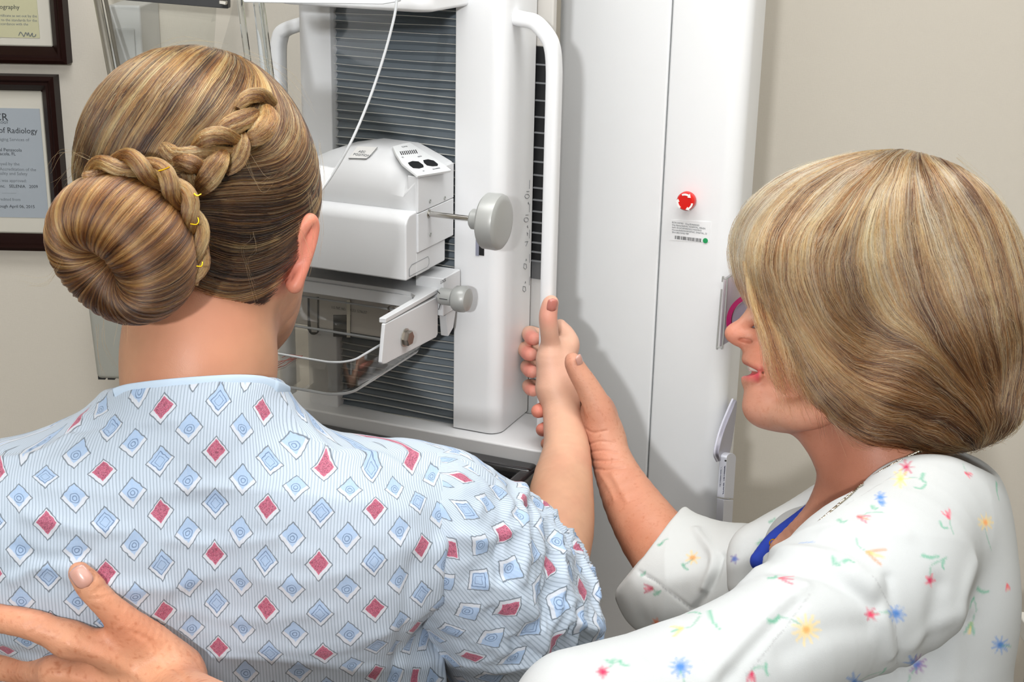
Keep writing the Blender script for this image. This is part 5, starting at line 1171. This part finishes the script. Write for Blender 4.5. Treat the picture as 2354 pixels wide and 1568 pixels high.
Gt = [
 [(2060, 338), (1930, 365), (1810, 420), (1730, 500), (1700, 590), (1722, 680), (1760, 780), (1790, 880)],
 [(2065, 340), (1940, 380), (1840, 450), (1780, 550), (1775, 650), (1810, 760), (1860, 860), (1930, 930)],
 [(2070, 342), (1960, 400), (1870, 480), (1825, 590), (1850, 700), (1930, 790), (2030, 830), (2100, 830)],
 [(2072, 344), (1990, 420), (1920, 520), (1895, 620), (1930, 720), (2010, 780), (2090, 800)],
 [(2075, 345), (2030, 430), (1995, 540), (2000, 640), (2050, 740), (2130, 820)],
 [(2080, 345), (2075, 440), (2085, 560), (2120, 680), (2180, 800), (2240, 880)],
 [(2100, 345), (2140, 440), (2190, 570), (2235, 700), (2270, 830), (2280, 920)],
 [(2130, 350), (2220, 440), (2280, 560), (2320, 700), (2335, 830), (2320, 930)],
 [(1800, 740), (1840, 850), (1900, 940), (1990, 1000), (2080, 1030)], [(1860, 800), (1940, 890), (2050, 950), (2160, 980), (2230, 1000)], [(1960, 880), (2060, 920), (2160, 930), (2250, 930)], [(1880, 940), (1950, 1000), (2030, 1030)],
 [(2150, 880), (2200, 960), (2260, 1010)], [(2250, 900), (2270, 960), (2290, 1010)], [(2330, 900), (2310, 960), (2285, 1010)]]
Gtt = guides(bob, Gt, off=.001)
NS = 26000
seeds = scatter(Vb, Qb, NS, bobmask); lvl = -.0024 + .0030 * RNG.random(NS) + .0012 * vnoise(seeds * 60)
S = comb_strands(bob, seeds, Gtt, 15, 13, .0046, lvl, wob=.16)
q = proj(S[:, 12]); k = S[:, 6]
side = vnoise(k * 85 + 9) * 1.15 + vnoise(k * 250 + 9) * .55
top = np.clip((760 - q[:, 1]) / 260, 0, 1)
cl = .38 + .22 * top + side * (.35 + .45 * top) + RNG.normal(0, .10, NS) - .14 * np.clip((q[:, 0] - 2150) / 150, 0, 1) - .16 * np.clip((q[:, 1] - 800) / 150, 0, 1)  # browner toward the back; shading at the bottom is put into strand colour
S = S + np.repeat(RNG.normal(0, .00015, (NS, 1, 3)), S.shape[1], 1) + RNG.normal(0, .00004, S.shape)
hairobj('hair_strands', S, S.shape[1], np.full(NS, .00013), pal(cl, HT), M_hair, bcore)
NO = 2600
sd2 = scatter(Vb, Qb, NO, lambda c: bobmask(c) * (proj(c)[:, 1] > 470)); S = comb_strands(bob, sd2, Gtt, 9, 3, .0046, .0006 + .0030 * RNG.random(NO) ** 2, wob=.55)
S = S + np.cumsum(RNG.normal(0, .00022, S.shape), 1); hairobj('flicked_ends', S, S.shape[1], np.full(NO, .00010), pal(.55 + RNG.normal(0, .18, NO) + .2 * vnoise(sd2 * 60), HT), M_hair, bcore, taper=.1)
# the fringe that falls forward over the cheek
fr_ = []; fc = []
for k in range(620):
    a = RNG.random(); x0 = 1708 + 110 * a; q_ = [(x0, 600 + 60 * a, 1.268 - .006 * a), (x0 + 12, 680 + 40 * a, 1.258), (x0 + 38 + 14 * a, 770 + 40 * a, 1.250), (x0 + 62 + 36 * a, 860 + 40 * a, 1.252), (x0 + 92 + 70 * a + RNG.normal(0, 10), 940 + 60 * a + RNG.normal(0, 25), 1.262)]
    q_ = np.array(q_) + RNG.normal(0, 1, (5, 3)) * [5, 4, .0012] * np.array([.4, .8, 1.2, 1.8, 2.4])[:, None]
    e_ = RNG.uniform(.55, 1); s_ = spline(q_, 20); s_ = spline(q_[: 5], 20)[: 20]; s_ = np.array([np.interp(np.linspace(0, e_, 18), np.linspace(0, 1, 20), s_[:, j]) for j in range(3)]).T
    fr_.append([P(*r) for r in s_]); fc.append(.45 + .3 * math.sin(a * 23) * math.sin(a * 9) + RNG.normal(0, .15))
fr_ = np.array(fr_); hairobj('fringe', fr_, 18, np.full(len(fr_), .00017), pal(np.array(fc), HT), M_hair, bcore)
def wisps2(polys, rep, sp, rad, col, parent):
    out = []
    for q in polys:
        for k in range(rep):
            q_ = np.asarray(q, float).copy(); q_[:, :2] += RNG.normal(0, sp, q_[:, :2].shape); out.append(np.array([P(*r) for r in spline(q_, 14)]))
    out = np.array(out); hairobj('loose_wisps', out, 14, np.full(len(out), rad), np.repeat(np.array(col)[None], len(out), 0) * RNG.uniform(.7, 1.2, (len(out), 1)), M_hair, parent)
wisps2([[(1960, 350, 1.3), (1830, 390, 1.3), (1740, 450, 1.3), (1685, 530, 1.29)], [(1700, 500, 1.29), (1676, 570, 1.29), (1690, 640, 1.28)], [(2200, 360, 1.32), (2290, 450, 1.32), (2340, 560, 1.32)], [(2200, 950, 1.26), (2270, 1000, 1.27), (2310, 1020, 1.28)], [(1900, 960, 1.24), (1960, 1020, 1.24), (2010, 1036, 1.25)], [(2080, 990, 1.24), (2170, 1030, 1.25), (2240, 1030, 1.27)]], 9, 4, .00006, HT[3], bcore)
# ------------------------------------------------------------------ scrub top
sc = SD()
sc.ell(P(2035, 1420, 1.335) + [0, 0, -.20], (.120, .170, .275), k=.03)
sc.chain([P(2010, 1330, 1.175), P(2085, 1235, 1.22), P(2130, 1160, 1.30), P(2110, 1165, 1.38), P(1990, 1265, 1.48)], [.060, .056, .056, .056, .055], k=.06)
sc.ell(P(2150, 1330, 1.34), (.066, .12, .10), k=.06).ell(P(1890, 1330, 1.345), (.055, .12, .05), k=.05)
sc.chain([P(2010, 1340, 1.175), P(1880, 1420, 1.13), P(1740, 1500, 1.08), P(1560, 1590, 1.04), P(1330, 1660, 1.0)], [.064, .056, .050, .048, .050], k=.04)
sc.ell(P(2040, 2100, 1.42), (.15, .19, .26), k=.08)
sc.chain([P(2140, 990, 1.325), P(2020, 1100, 1.325), P(1900, 1195, 1.325), P(1770, 1268, 1.325)], [.066, .068, .054, .024], k=.008, op='s')
lo, hi = bounds(sc); lo[2] = .66; Vt_, Qt_ = surfnet(sc, lo, hi, .0019); Nt = vnormals(Vt_, Qt_)
FT = [([(1700, 1310), (1800, 1275), (1920, 1290), (2000, 1340)], 16, .009), ([(1790, 1310), (1900, 1330), (2010, 1390)], 14, -.007), ([(1620, 1568), (1700, 1480), (1780, 1400), (1850, 1350)], 9, .0045), ([(1660, 1568), (1740, 1480), (1830, 1390)], 8, -.0030), ([(2040, 1330), (2060, 1450), (2070, 1568)], 8, -.004), ([(2160, 1350), (2140, 1450), (2120, 1560)], 18, -.006), ([(2230, 1300), (2200, 1420), (2190, 1560)], 16, .006), ([(1960, 1330), (2020, 1400), (2050, 1500)], 12, .005), ([(1800, 1500), (1900, 1450), (1990, 1440)], 16, -.004), ([(2100, 1480), (2150, 1440), (2220, 1400)], 14, .004), ([(1500, 1510), (1600, 1500), (1680, 1560)], 12, -.004), ([(1900, 1230), (1990, 1210), (2080, 1230)], 12, .003)]
Vt0 = Vt_.copy(); Vt_ = Vt_ + Nt * (.0024 * vnoise(Vt_ * [13, 13, 8] + 5) + rid(Vt_ * [1, 1, .7], 10, .0022))[:, None]
Vt_ = crease(Vt_, Nt, sc, [(q, w * .00062, A * .6) for q, w, A in FT], 1.0, 1.0)
base = np.repeat(sRGB(192, 196, 197)[None], len(Vt_), 0)
PINK, RED, YEL, BLU, GRN, VIO, ORG = sRGB(226, 74, 104), sRGB(190, 34, 84), sRGB(240, 208, 120), sRGB(84, 136, 206), sRGB(92, 172, 140), sRGB(140, 80, 160), sRGB(240, 140, 96)
def stroke(C, V, sd, pts, w0, w1, col, amt=.85):
    s = spline(np.asarray(pts, float), 14); p3 = trace(sd, s[:, 0], s[:, 1], d0=.6); mid = p3[7]; near = np.linalg.norm(V - mid, axis=1) < .05
    if not near.any(): return
    vn = V[near]; best = np.zeros(near.sum())
    for i in range(13):
        a, b = p3[i], p3[i + 1]; ba = b - a; t = np.clip((vn - a) @ ba / (ba @ ba + 1e-12), 0, 1); w = w0 + (w1 - w0) * (i + t) / 13; d = np.linalg.norm(vn - a - t[:, None] * ba, axis=1); best = np.maximum(best, np.clip(1.5 - d / (w * .00046), 0, 1))
    best = (best * amt * .8)[:, None]; C[near] = C[near] * (1 - best) + col[None] * best
def leaf(C, V, sd, x0, y0, x1, y1, bow=6):
    mx, my = (x0 + x1) / 2, (y0 + y1) / 2; dx, dy = x1 - x0, y1 - y0; L = math.hypot(dx, dy) + 1e-6; mx -= dy / L * bow; my += dx / L * bow
    stroke(C, V, sd, [(x0, y0), (mx, my), (x1, y1)], 3.4, 2.0, GRN)
def stem(C, V, sd, *p): stroke(C, V, sd, p, 1.6, 1.6, GRN * .9, .6)
def daisy(C, V, sd, x, y, r, c1, c2, n=9, ph=0.):
    for i in range(n):
        a = ph + i / n * 6.283; stroke(C, V, sd, [(x + 2 * math.cos(a), y + 2 * math.sin(a)), (x + r * .55 * math.cos(a), y + r * .55 * math.sin(a)), (x + r * math.cos(a), y + r * math.sin(a))], 3.4, 2.0, c1, .7)
    stroke(C, V, sd, [(x - 2, y), (x, y + 1), (x + 2, y)], 5, 5, c2, .8)
def tulip(C, V, sd, x, y, dx, dy, c1, c2):
    for k in (-.5, 0, .5): stroke(C, V, sd, [(x, y), (x + dx * .5 - dy * k * .6, y + dy * .5 + dx * k * .6), (x + dx - dy * k, y + dy + dx * k)], 3.6, 2.4, c1 if k else c2, .8)
def floral(C, V, sd):
    A = (C, V, sd)
    daisy(*A, 1853, 1448, 34, YEL, ORG, 11); stem(*A, (1765, 1435), (1800, 1420), (1838, 1438)); leaf(*A, 1765, 1432, 1790, 1418)
    daisy(*A, 1562, 1536, 24, BLU, BLU * .8, 10); stem(*A, (1562, 1545), (1566, 1560), (1570, 1575))
    leaf(*A, 1586, 1415, 1612, 1418, -3); leaf(*A, 1632, 1410, 1652, 1452, 5); stem(*A, (1610, 1425), (1590, 1448), (1560, 1455)); tulip(*A, 1566, 1452, -20, 6, YEL * .9, GRN)
    daisy(*A, 1385, 1546, 13, PINK, RED, 8); leaf(*A, 1395, 1520, 1412, 1516); leaf(*A, 1425, 1520, 1445, 1530); stem(*A, (1400, 1535), (1412, 1525), (1425, 1522))
    tulip(*A, 1795, 1332, 26, 2, PINK, RED); stem(*A, (1765, 1332), (1780, 1330), (1796, 1332)); leaf(*A, 1768, 1330, 1785, 1322)
    daisy(*A, 2084, 1076, 17, RED, RED, 7); daisy(*A, 2070, 1100, 20, YEL, YEL, 8); leaf(*A, 2105, 1120, 2128, 1114); leaf(*A, 2122, 1090, 2128, 1110); stem(*A, (2090, 1098), (2110, 1100), (2128, 1112))
    daisy(*A, 2024, 1140, 14, BLU, BLU, 7); tulip(*A, 2024, 1152, 8, 6, BLU, BLU)
    tulip(*A, 1975, 1190, 20, 8, PINK, ORG); stem(*A, (1978, 1190), (2000, 1178), (2030, 1178)); leaf(*A, 1930, 1200, 1948, 1204); leaf(*A, 2005, 1162, 2018, 1166)
    tulip(*A, 2178, 1192, -6, -16, PINK, PINK); stem(*A, (2180, 1195), (2182, 1212), (2188, 1230)); leaf(*A, 2160, 1202, 2176, 1216)
    daisy(*A, 2258, 1202, 19, YEL, ORG, 9); stem(*A, (2256, 1215), (2262, 1240), (2270, 1262))
    tulip(*A, 2218, 1092, 10, 5, PINK, RED); stem(*A, (2210, 1070), (2214, 1080), (2220, 1092)); 
    tulip(*A, 1995, 1272, 34, 10, ORG, YEL); stem(*A, (1968, 1240), (1976, 1260), (1996, 1272))
    leaf(*A, 2120, 1278, 2158, 1280, 3); stem(*A, (2140, 1328), (2142, 1300), (2175, 1282)); leaf(*A, 2168, 1290, 2170, 1308, 3); daisy(*A, 2140, 1334, 14, PINK, RED, 5); leaf(*A, 1912, 1295, 1926, 1308, 4); leaf(*A, 1935, 1303, 1958, 1303, -4)
    leaf(*A, 2240, 1350, 2268, 1358, 5); stem(*A, (2232, 1372), (2240, 1400), (2228, 1440)); leaf(*A, 2232, 1372, 2222, 1392, 2); tulip(*A, 2230, 1432, -4, 22, GRN, YEL)
    daisy(*A, 2002, 1412, 14, RED, PINK, 6); stem(*A, (2005, 1410), (2030, 1406), (2050, 1412)); daisy(*A, 2060, 1412, 20, BLU, BLU * .8, 9)
    daisy(*A, 2298, 1482, 20, BLU, BLU * .8, 9); stem(*A, (2300, 1484), (2310, 1484), (2322, 1486))
    daisy(*A, 2110, 1528, 22, VIO, BLU, 9, .3); daisy(*A, 2098, 1522, 20, BLU, BLU, 6); stem(*A, (2108, 1536), (2095, 1550), (2088, 1568))
    tulip(*A, 1725, 1548, -2, 18, RED, PINK); stem(*A, (1722, 1545), (1735, 1534), (1755, 1536)); leaf(*A, 1758, 1528, 1762, 1552, 3)
    leaf(*A, 2022, 1545, 2034, 1532, 2); stem(*A, (1972, 1560), (1996, 1548), (2024, 1540)); daisy(*A, 1960, 1562, 20, BLU, BLU * .8, 7)
    stroke(*A, [(1842, 1256), (1860, 1253), (1872, 1252)], 2.5, 2.0, BLU, .6); leaf(*A, 1742, 1272, 1752, 1260, 2); tulip(*A, 2312, 1345, 2, 10, PINK, ORG); leaf(*A, 2290, 1110, 2296, 1150, 2)
floral(base, Vt0, sc)
SEAM = sRGB(168, 170, 172)
for q_ in ([(2250, 1066), (2180, 1052), (2080, 1080), (1990, 1130), (1900, 1196), (1830, 1246)], [(2000, 1330), (2050, 1400), (2062, 1480), (2062, 1568)], [(1700, 1568), (1790, 1460), (1860, 1370)]): stroke(base, Vt0, sc, q_, 1.1, 1.1, SEAM, .9)
me = fastmesh('scrub_top', Vt_, Qt_); colattr(me, 'col', base)
M_scrub = mat('scrub cotton', 'e2e5e5', .75, spec=.2); g = NG(M_scrub); g.l.new(g.attr('col').outputs['Color'], g.b.inputs['Base Color']); tc = g.node('ShaderNodeTexCoord').outputs['Object']; g.l.new(g.bump(g.noise(1500, tc, 1), .3, .0004), g.b.inputs['Normal'])
scrub = link('scrub_top', me, M_scrub, tec, angle=0)
# far sleeve with its cuff
fs_ = SD()
fs_.chain([P(1900, 1275, 1.44), P(1780, 1325, 1.47), P(1640, 1320, 1.52), P(1540, 1290, 1.545), P(1470, 1230, 1.57)], [.052, .052, .053, .056, .058], k=.03)
fs_.chain([P(1700, 1360, 1.49), P(1570, 1370, 1.52), P(1520, 1380, 1.53)], [.045, .044, .036], k=.05)
cd_ = P(1462, 1172, 1.61) - P(1600, 1330, 1.555); cd_ /= np.linalg.norm(cd_); cc = P(1512, 1258, 1.57)
cn2 = np.cross(P(1556, 1186, 1.53) - P(1466, 1312, 1.50), ray(1510, 1250)); cn2 /= np.linalg.norm(cn2); cn2 *= np.sign(cn2 @ cd_)
fs_.cut(P(1510, 1250, 1.55), cn2 * .85 + cd_ * .15, .003)
fs_.chain([P(1640, 1330, 1.54), P(1560, 1290, 1.562), P(1470, 1185, 1.605)], [.040, .0478, .0490], k=.004, op='s')
Vf, Qf = surfnet(fs_, *bounds(fs_), .0020); Nf = vnormals(Vf, Qf); Vf0 = Vf.copy()
Vf = Vf + Nf * (rid(Vf, 15, .0030) + .0010 * vnoise(Vf * 40))[:, None]
Vf = crease(Vf, Nf, fs_, [([(1470, 1315), (1520, 1345), (1590, 1400)], .0022, -.0015), ([(1600, 1220), (1640, 1280), (1620, 1350)], .005, .004), ([(1660, 1280), (1640, 1340), (1600, 1400)], .004, -.004)], 1.0, 1.0)
bf = np.repeat(sRGB(212, 215, 214)[None], len(Vf), 0); A = (bf, Vf0, fs_)
daisy(*A, 1592, 1282, 16, YEL, ORG, 7); stem(*A, (1592, 1285), (1580, 1295), (1570, 1300)); leaf(*A, 1570, 1298, 1582, 1310, 2); leaf(*A, 1515, 1254, 1526, 1246, 2); stem(*A, (1518, 1256), (1525, 1246), (1536, 1242)); tulip(*A, 1500, 1353, -18, 0, RED, PINK); stem(*A, (1500, 1352), (1510, 1360), (1520, 1358)); leaf(*A, 1474, 1322, 1484, 1314, 1); leaf(*A, 1506, 1366, 1520, 1360, 1); daisy(*A, 1510, 1428, 9, ORG, ORG, 5)
stroke(*A, [(1470, 1316), (1520, 1345), (1592, 1404)], 1.0, 1.0, SEAM, .9)
me = fastmesh('sleeve', Vf, Qf); colattr(me, 'col', bf); link('sleeve', me, M_scrub, scrub, angle=0)
# far front panel and blue undershirt seen in the neck opening
fp = SD()
fp.chain([P(1895, 1138, 1.40), P(1832, 1192, 1.42), P(1765, 1235, 1.43), P(1722, 1266, 1.43), P(1722, 1340, 1.43)], [.014, .019, .021, .021, .022], k=.02)
fp.chain([P(1960, 1230, 1.44), P(1850, 1290, 1.44)], [.04, .035], k=.03)
Vp, Qp = surfnet(fp, *bounds(fp), .0022); Np = vnormals(Vp, Qp); Vp0 = Vp.copy(); bp_ = np.repeat(sRGB(212, 215, 214)[None], len(Vp), 0); A = (bp_, Vp0, fp)
leaf(*A, 1742, 1250, 1752, 1240, 2); daisy(*A, 1688, 1285, 10, VIO * .8 + BLU * .2, BLU, 5); leaf(*A, 1770, 1200, 1782, 1192, 1)
me = fastmesh('front_panel', Vp, Qp); colattr(me, 'col', bp_); link('front_panel', me, M_scrub, scrub, angle=0)
us = SD(); us.chain([P(1886, 1152, 1.375), P(1850, 1200, 1.372), P(1792, 1250, 1.368), P(1748, 1290, 1.36)], [.006, .0125, .0140, .010], k=.01)
Vu, Qu = mesh_sd(us, .002); link('undershirt', fastmesh('undershirt', Vu, Qu), mat('royal blue knit', '1f3da8', .8), tec, angle=0, label='royal blue undershirt showing at the neckline')
# chain necklace
nk = np.array([(2158, 1018), (2120, 1033), (2060, 1062), (2000, 1098), (1945, 1142), (1900, 1182), (1860, 1215), (1822, 1238), (1790, 1256)], float)
s_ = spline(nk, 120); p3 = trace([th, tt, sc], s_[:, 0], s_[:, 1]) - _f * .0046
necklace = empty('necklace', p3[60], None, None); necklace.parent = tec; necklace.matrix_parent_inverse = WM(tec).inverted()
t = np.linspace(0, 1, 720); cp3 = np.array([np.interp(t, np.linspace(0, 1, 120), p3[:, i]) for i in range(3)]).T; Tn = np.gradient(cp3, axis=0); Tn /= np.linalg.norm(Tn, axis=1)[:, None]; Bn = np.cross(Tn, _f)
M_ch = mat('silver chain', 'c9c2b4', .22, 1)
for ph in (0, math.pi): a = t * 2 * math.pi * 75 + ph; MB().tube(cp3 + (np.cos(a) * .0011)[:, None] * Bn - (np.sin(a) * .0009)[:, None] * _f, .00075, 6).build('chain_strand', M_ch, necklace)
MB().lathe(p3[10] - _f * .001, p3[14] - p3[10], [(-.006, .0012), (-.004, .0026), (.003, .0028), (.005, .0014)], 14).build('clasp', M_gold, necklace)
rg_ = [P(1778 + 9 * math.cos(a), 1249 + 9 * math.sin(a), 1.345) for a in np.linspace(0, 6.283, 20)]; MB().tube(rg_, .0006, 6).build('ring', M_gold, necklace)
# ------------------------------------------------------------------ things hanging on the tower's right side
M_hold = thin('holder acrylic', 'f3f1f3', .03); M_edge2 = mat('holder edge', 'a3a5a2', .2, coat=.5)
def sd_(px, py, off=.0): b, z = ona(px, py, aR); r = ray(px, py); t = (aR + off - (CAM - MO) @ E1) / (r @ E1); return CAM + r * t
bH = tb - .004
def hp_(px, py, off=0.): a, z = onb(px, py, bH - off); return M2W(a, bH - off, z)
hd_ = empty('acrylic_holder', hp_(1690, 720), 'clear acrylic holder on the tower corner beside the technician nose', 'holder')
MB().prism([hp_(1664, 640), hp_(1654, 798), hp_(1790, 720), hp_(1790, 560)], E2 * .003).build('back_sheet', M_hold, hd_)
loop = [hp_(x, y, .012) for x, y in ((1660, 648), (1664, 641), (1670, 643), (1671, 652), (1661, 790), (1657, 798), (1650, 798), (1648, 790))]
MB().tube(spline(loop, 50, True), .0009, 8).build('edge_loop', M_edge2, hd_)
MB().prism([hp_(1667, 645, .012), hp_(1655, 797, .012), hp_(1790, 715, .012), hp_(1790, 565, .012)], E2 * .0015).build('front_sheet', M_hold, hd_)
MB().tube([hp_(1668, 642, .012), hp_(1790, 560, .012)], .0009, 8).build('top_edge', M_edge2, hd_)
pk = empty('tape_roll', hp_(1745, 742, .004), 'bright pink ring of tape inside the clear holder', 'tape')
M_pk = mat('pink tape', 'd8227c', .45); ctr = hp_(1744, 742, .003); R0 = .0415; R1 = .0355; ring_ = MB(); V = []; nn = 60
for i in range(nn + 1):
    a = i / nn * 2 * math.pi
    for R in (R0, R1):
        for o in (0, .007): V.append(ctr + E1 * (R * math.cos(a)) + ZU * (R * math.sin(a)) - E2 * o)
ring_.add(V, [q for i in range(nn) for q in ((4 * i, 4 * i + 1, 4 * i + 5, 4 * i + 4), (4 * i + 2, 4 * i + 6, 4 * i + 7, 4 * i + 3), (4 * i, 4 * i + 4, 4 * i + 6, 4 * i + 2), (4 * i + 1, 4 * i + 3, 4 * i + 7, 4 * i + 5))])
ring_.build('tape_roll', M_pk, pk, angle=40)
MB().lathe(ctr, -E2, [(0, R1 - .001), (.004, R1 - .001), (.0042, R1 * .55), (0, R1 * .5)], 48).build('core', mat('tape core', 'b3b0bc', .5), pk)
wn = empty('paper_note', hp_(1707, 800), 'small white paper scrap behind the technician nose', 'paper')
MB().prism([hp_(1694, 788, .006), hp_(1716, 788, .006), hp_(1716, 812, .006), hp_(1706, 803, .006)], E2 * .0004).build('paper', mat('scrap paper', 'eceef2', .6), wn, smooth=False)
# marker dispenser: lilac curved shell over a lettered white strip
md = empty('marker_dispenser', sd_(1662, 1120, .01), 'white lettered marker dispenser with lilac shell hanging on the tower side', 'dispenser')
M_lil = mat('lilac plastic', 'a4a3b2', .35, coat=.3); M_lil2 = mat('pale lilac', 'c9cad8', .4)
q = [sd_(x, y, .006) for x, y in spline([(1684, 918), (1672, 945), (1656, 985), (1646, 1020), (1642, 1045), (1648, 1060), (1656, 1056), (1668, 1040), (1676, 1000), (1683, 950)], 40, True)]
MB().prism(q, E1 * .006).build('shell', M_lil, md, bevel=.0015, angle=50)
MB().tube([sd_(x, y, .02) for x, y in spline([(1684, 918), (1672, 945), (1656, 985), (1646, 1020), (1642, 1045), (1648, 1060)], 30)], .0014, 8).build('shell_rim', M_lil2, md)
def capsule(x0, y0, x1, y1, w, o, th_, nm, m, r0=True, r1=True):
    d = np.array([x1 - x0, y1 - y0], float); d /= np.linalg.norm(d); nrm = np.array([-d[1], d[0]]); pts = []
    for (cx, cy), s, rd in (((x0, y0), -1, r0), ((x1, y1), 1, r1)):
        for t in np.linspace(-90, 90, 9) if rd else (-90, 90):
            a = math.radians(t); v = nrm * s * -math.sin(a) * w + (d * s * math.cos(a) * w if rd else 0); pts.append((cx + v[0], cy + v[1]))
    return MB().prism([sd_(x, y, o) for x, y in pts], E1 * th_).build(nm, m, md, bevel=.0008)
M_disp = mat('dispenser white', 'd3d6e0', .4)
bd_ = capsule(1665, 1050, 1659, 1143, 11, .010, .010, 'card', M_disp, True, False)
capsule(1659, 1146, 1656, 1200, 11, .010, .010, 'lower_card', M_disp, False, True)
zr = sd_(1661, 1130, .021) - sd_(1665, 1060, .021); zr /= np.linalg.norm(zr); sr = np.cross(E1, zr) ; 
for s, px, py, sz in (('BEEKLEY SPOTS', 1665, 1073, .0060), ('1-800-BEEKLEY', 1657, 1075, .0046)):
    text('lettering', s, (sd_(px, py, .0207), zr, np.cross(E1, zr)), sz, mat('navy ink', '27345c', .5), bd_, bold=True)
MB().lathe(sd_(1666, 1059, .019), E1, [(0, .0011), (.0022, .0011)], 12).build('peg', M_blk, md)
# ------------------------------------------------------------------ camera, light, view
cd = bpy.data.cameras.new('camera'); cam = bpy.data.objects.new('camera', cd); COL.objects.link(cam)
cd.sensor_width = 36; cd.lens = F / 2354 * 36; cd.clip_start = .01
cam.matrix_world = Matrix(((_r[0], _u[0], -_f[0], CAM[0]), (_r[1], _u[1], -_f[1], CAM[1]), (_r[2], _u[2], -_f[2], CAM[2]), (0, 0, 0, 1)))
SC.camera = cam
def area(name, loc, aim, sx, sy, watts, col=(1, 1, 1)):
    l = bpy.data.lights.new(name, 'AREA'); l.shape = 'RECTANGLE'; l.size = sx; l.size_y = sy; l.energy = watts; l.color = col
    o = bpy.data.objects.new(name, l); COL.objects.link(o); o.location = loc
    o.rotation_euler = (Vector(aim) - Vector(loc)).to_track_quat('-Z', 'Y').to_euler(); return o
area('camera_flash', (-.33, -1.1, 2.12), (-.05, 1.7, 1.40), .09, .07, FLASH)
area('ceiling_fill', (.1, -.5, 2.66), (.1, -.45, 0), 2.0, 1.4, CEIL, (1, .992, .98))  # unseen area fill, added in place of flash bounced off the ceiling
area('ceiling_fill', (.15, 1.15, 2.66), (.15, 1.2, 0), 1.8, .6, CEILF, (1, .992, .98))  # second unseen fill, added to brighten the tower and back wall
area('bounce_fill', (-.9, -2.2, 1.9), (0, 1.5, 1.3), 1.6, 1.4, BOUNCE)  # fill lamp added behind the camera in place of room bounce
w = bpy.data.worlds.new('world'); SC.world = w; w.use_nodes = True; w.node_tree.nodes['Background'].inputs[0].default_value = (.8, .85, .9, 1); w.node_tree.nodes['Background'].inputs[1].default_value = .3
vs = SC.view_settings; vs.view_transform = 'Standard'; vs.look = 'None'; vs.gamma = 1; vs.exposure = EXPO; vs.use_curve_mapping = False
SC.cycles.use_denoising = True; SC.cycles.max_bounces = 8; SC.cycles.diffuse_bounces = 3; SC.cycles.glossy_bounces = 6; SC.cycles.transmission_bounces = 8; SC.cycles.transparent_max_bounces = 12; SC.cycles.sample_clamp_indirect = 6
SC.cycles.use_adaptive_sampling = True; SC.cycles.adaptive_threshold = .06; SC.cycles.adaptive_min_samples = 16; SC.cycles.caustics_reflective = False; SC.cycles.caustics_refractive = False
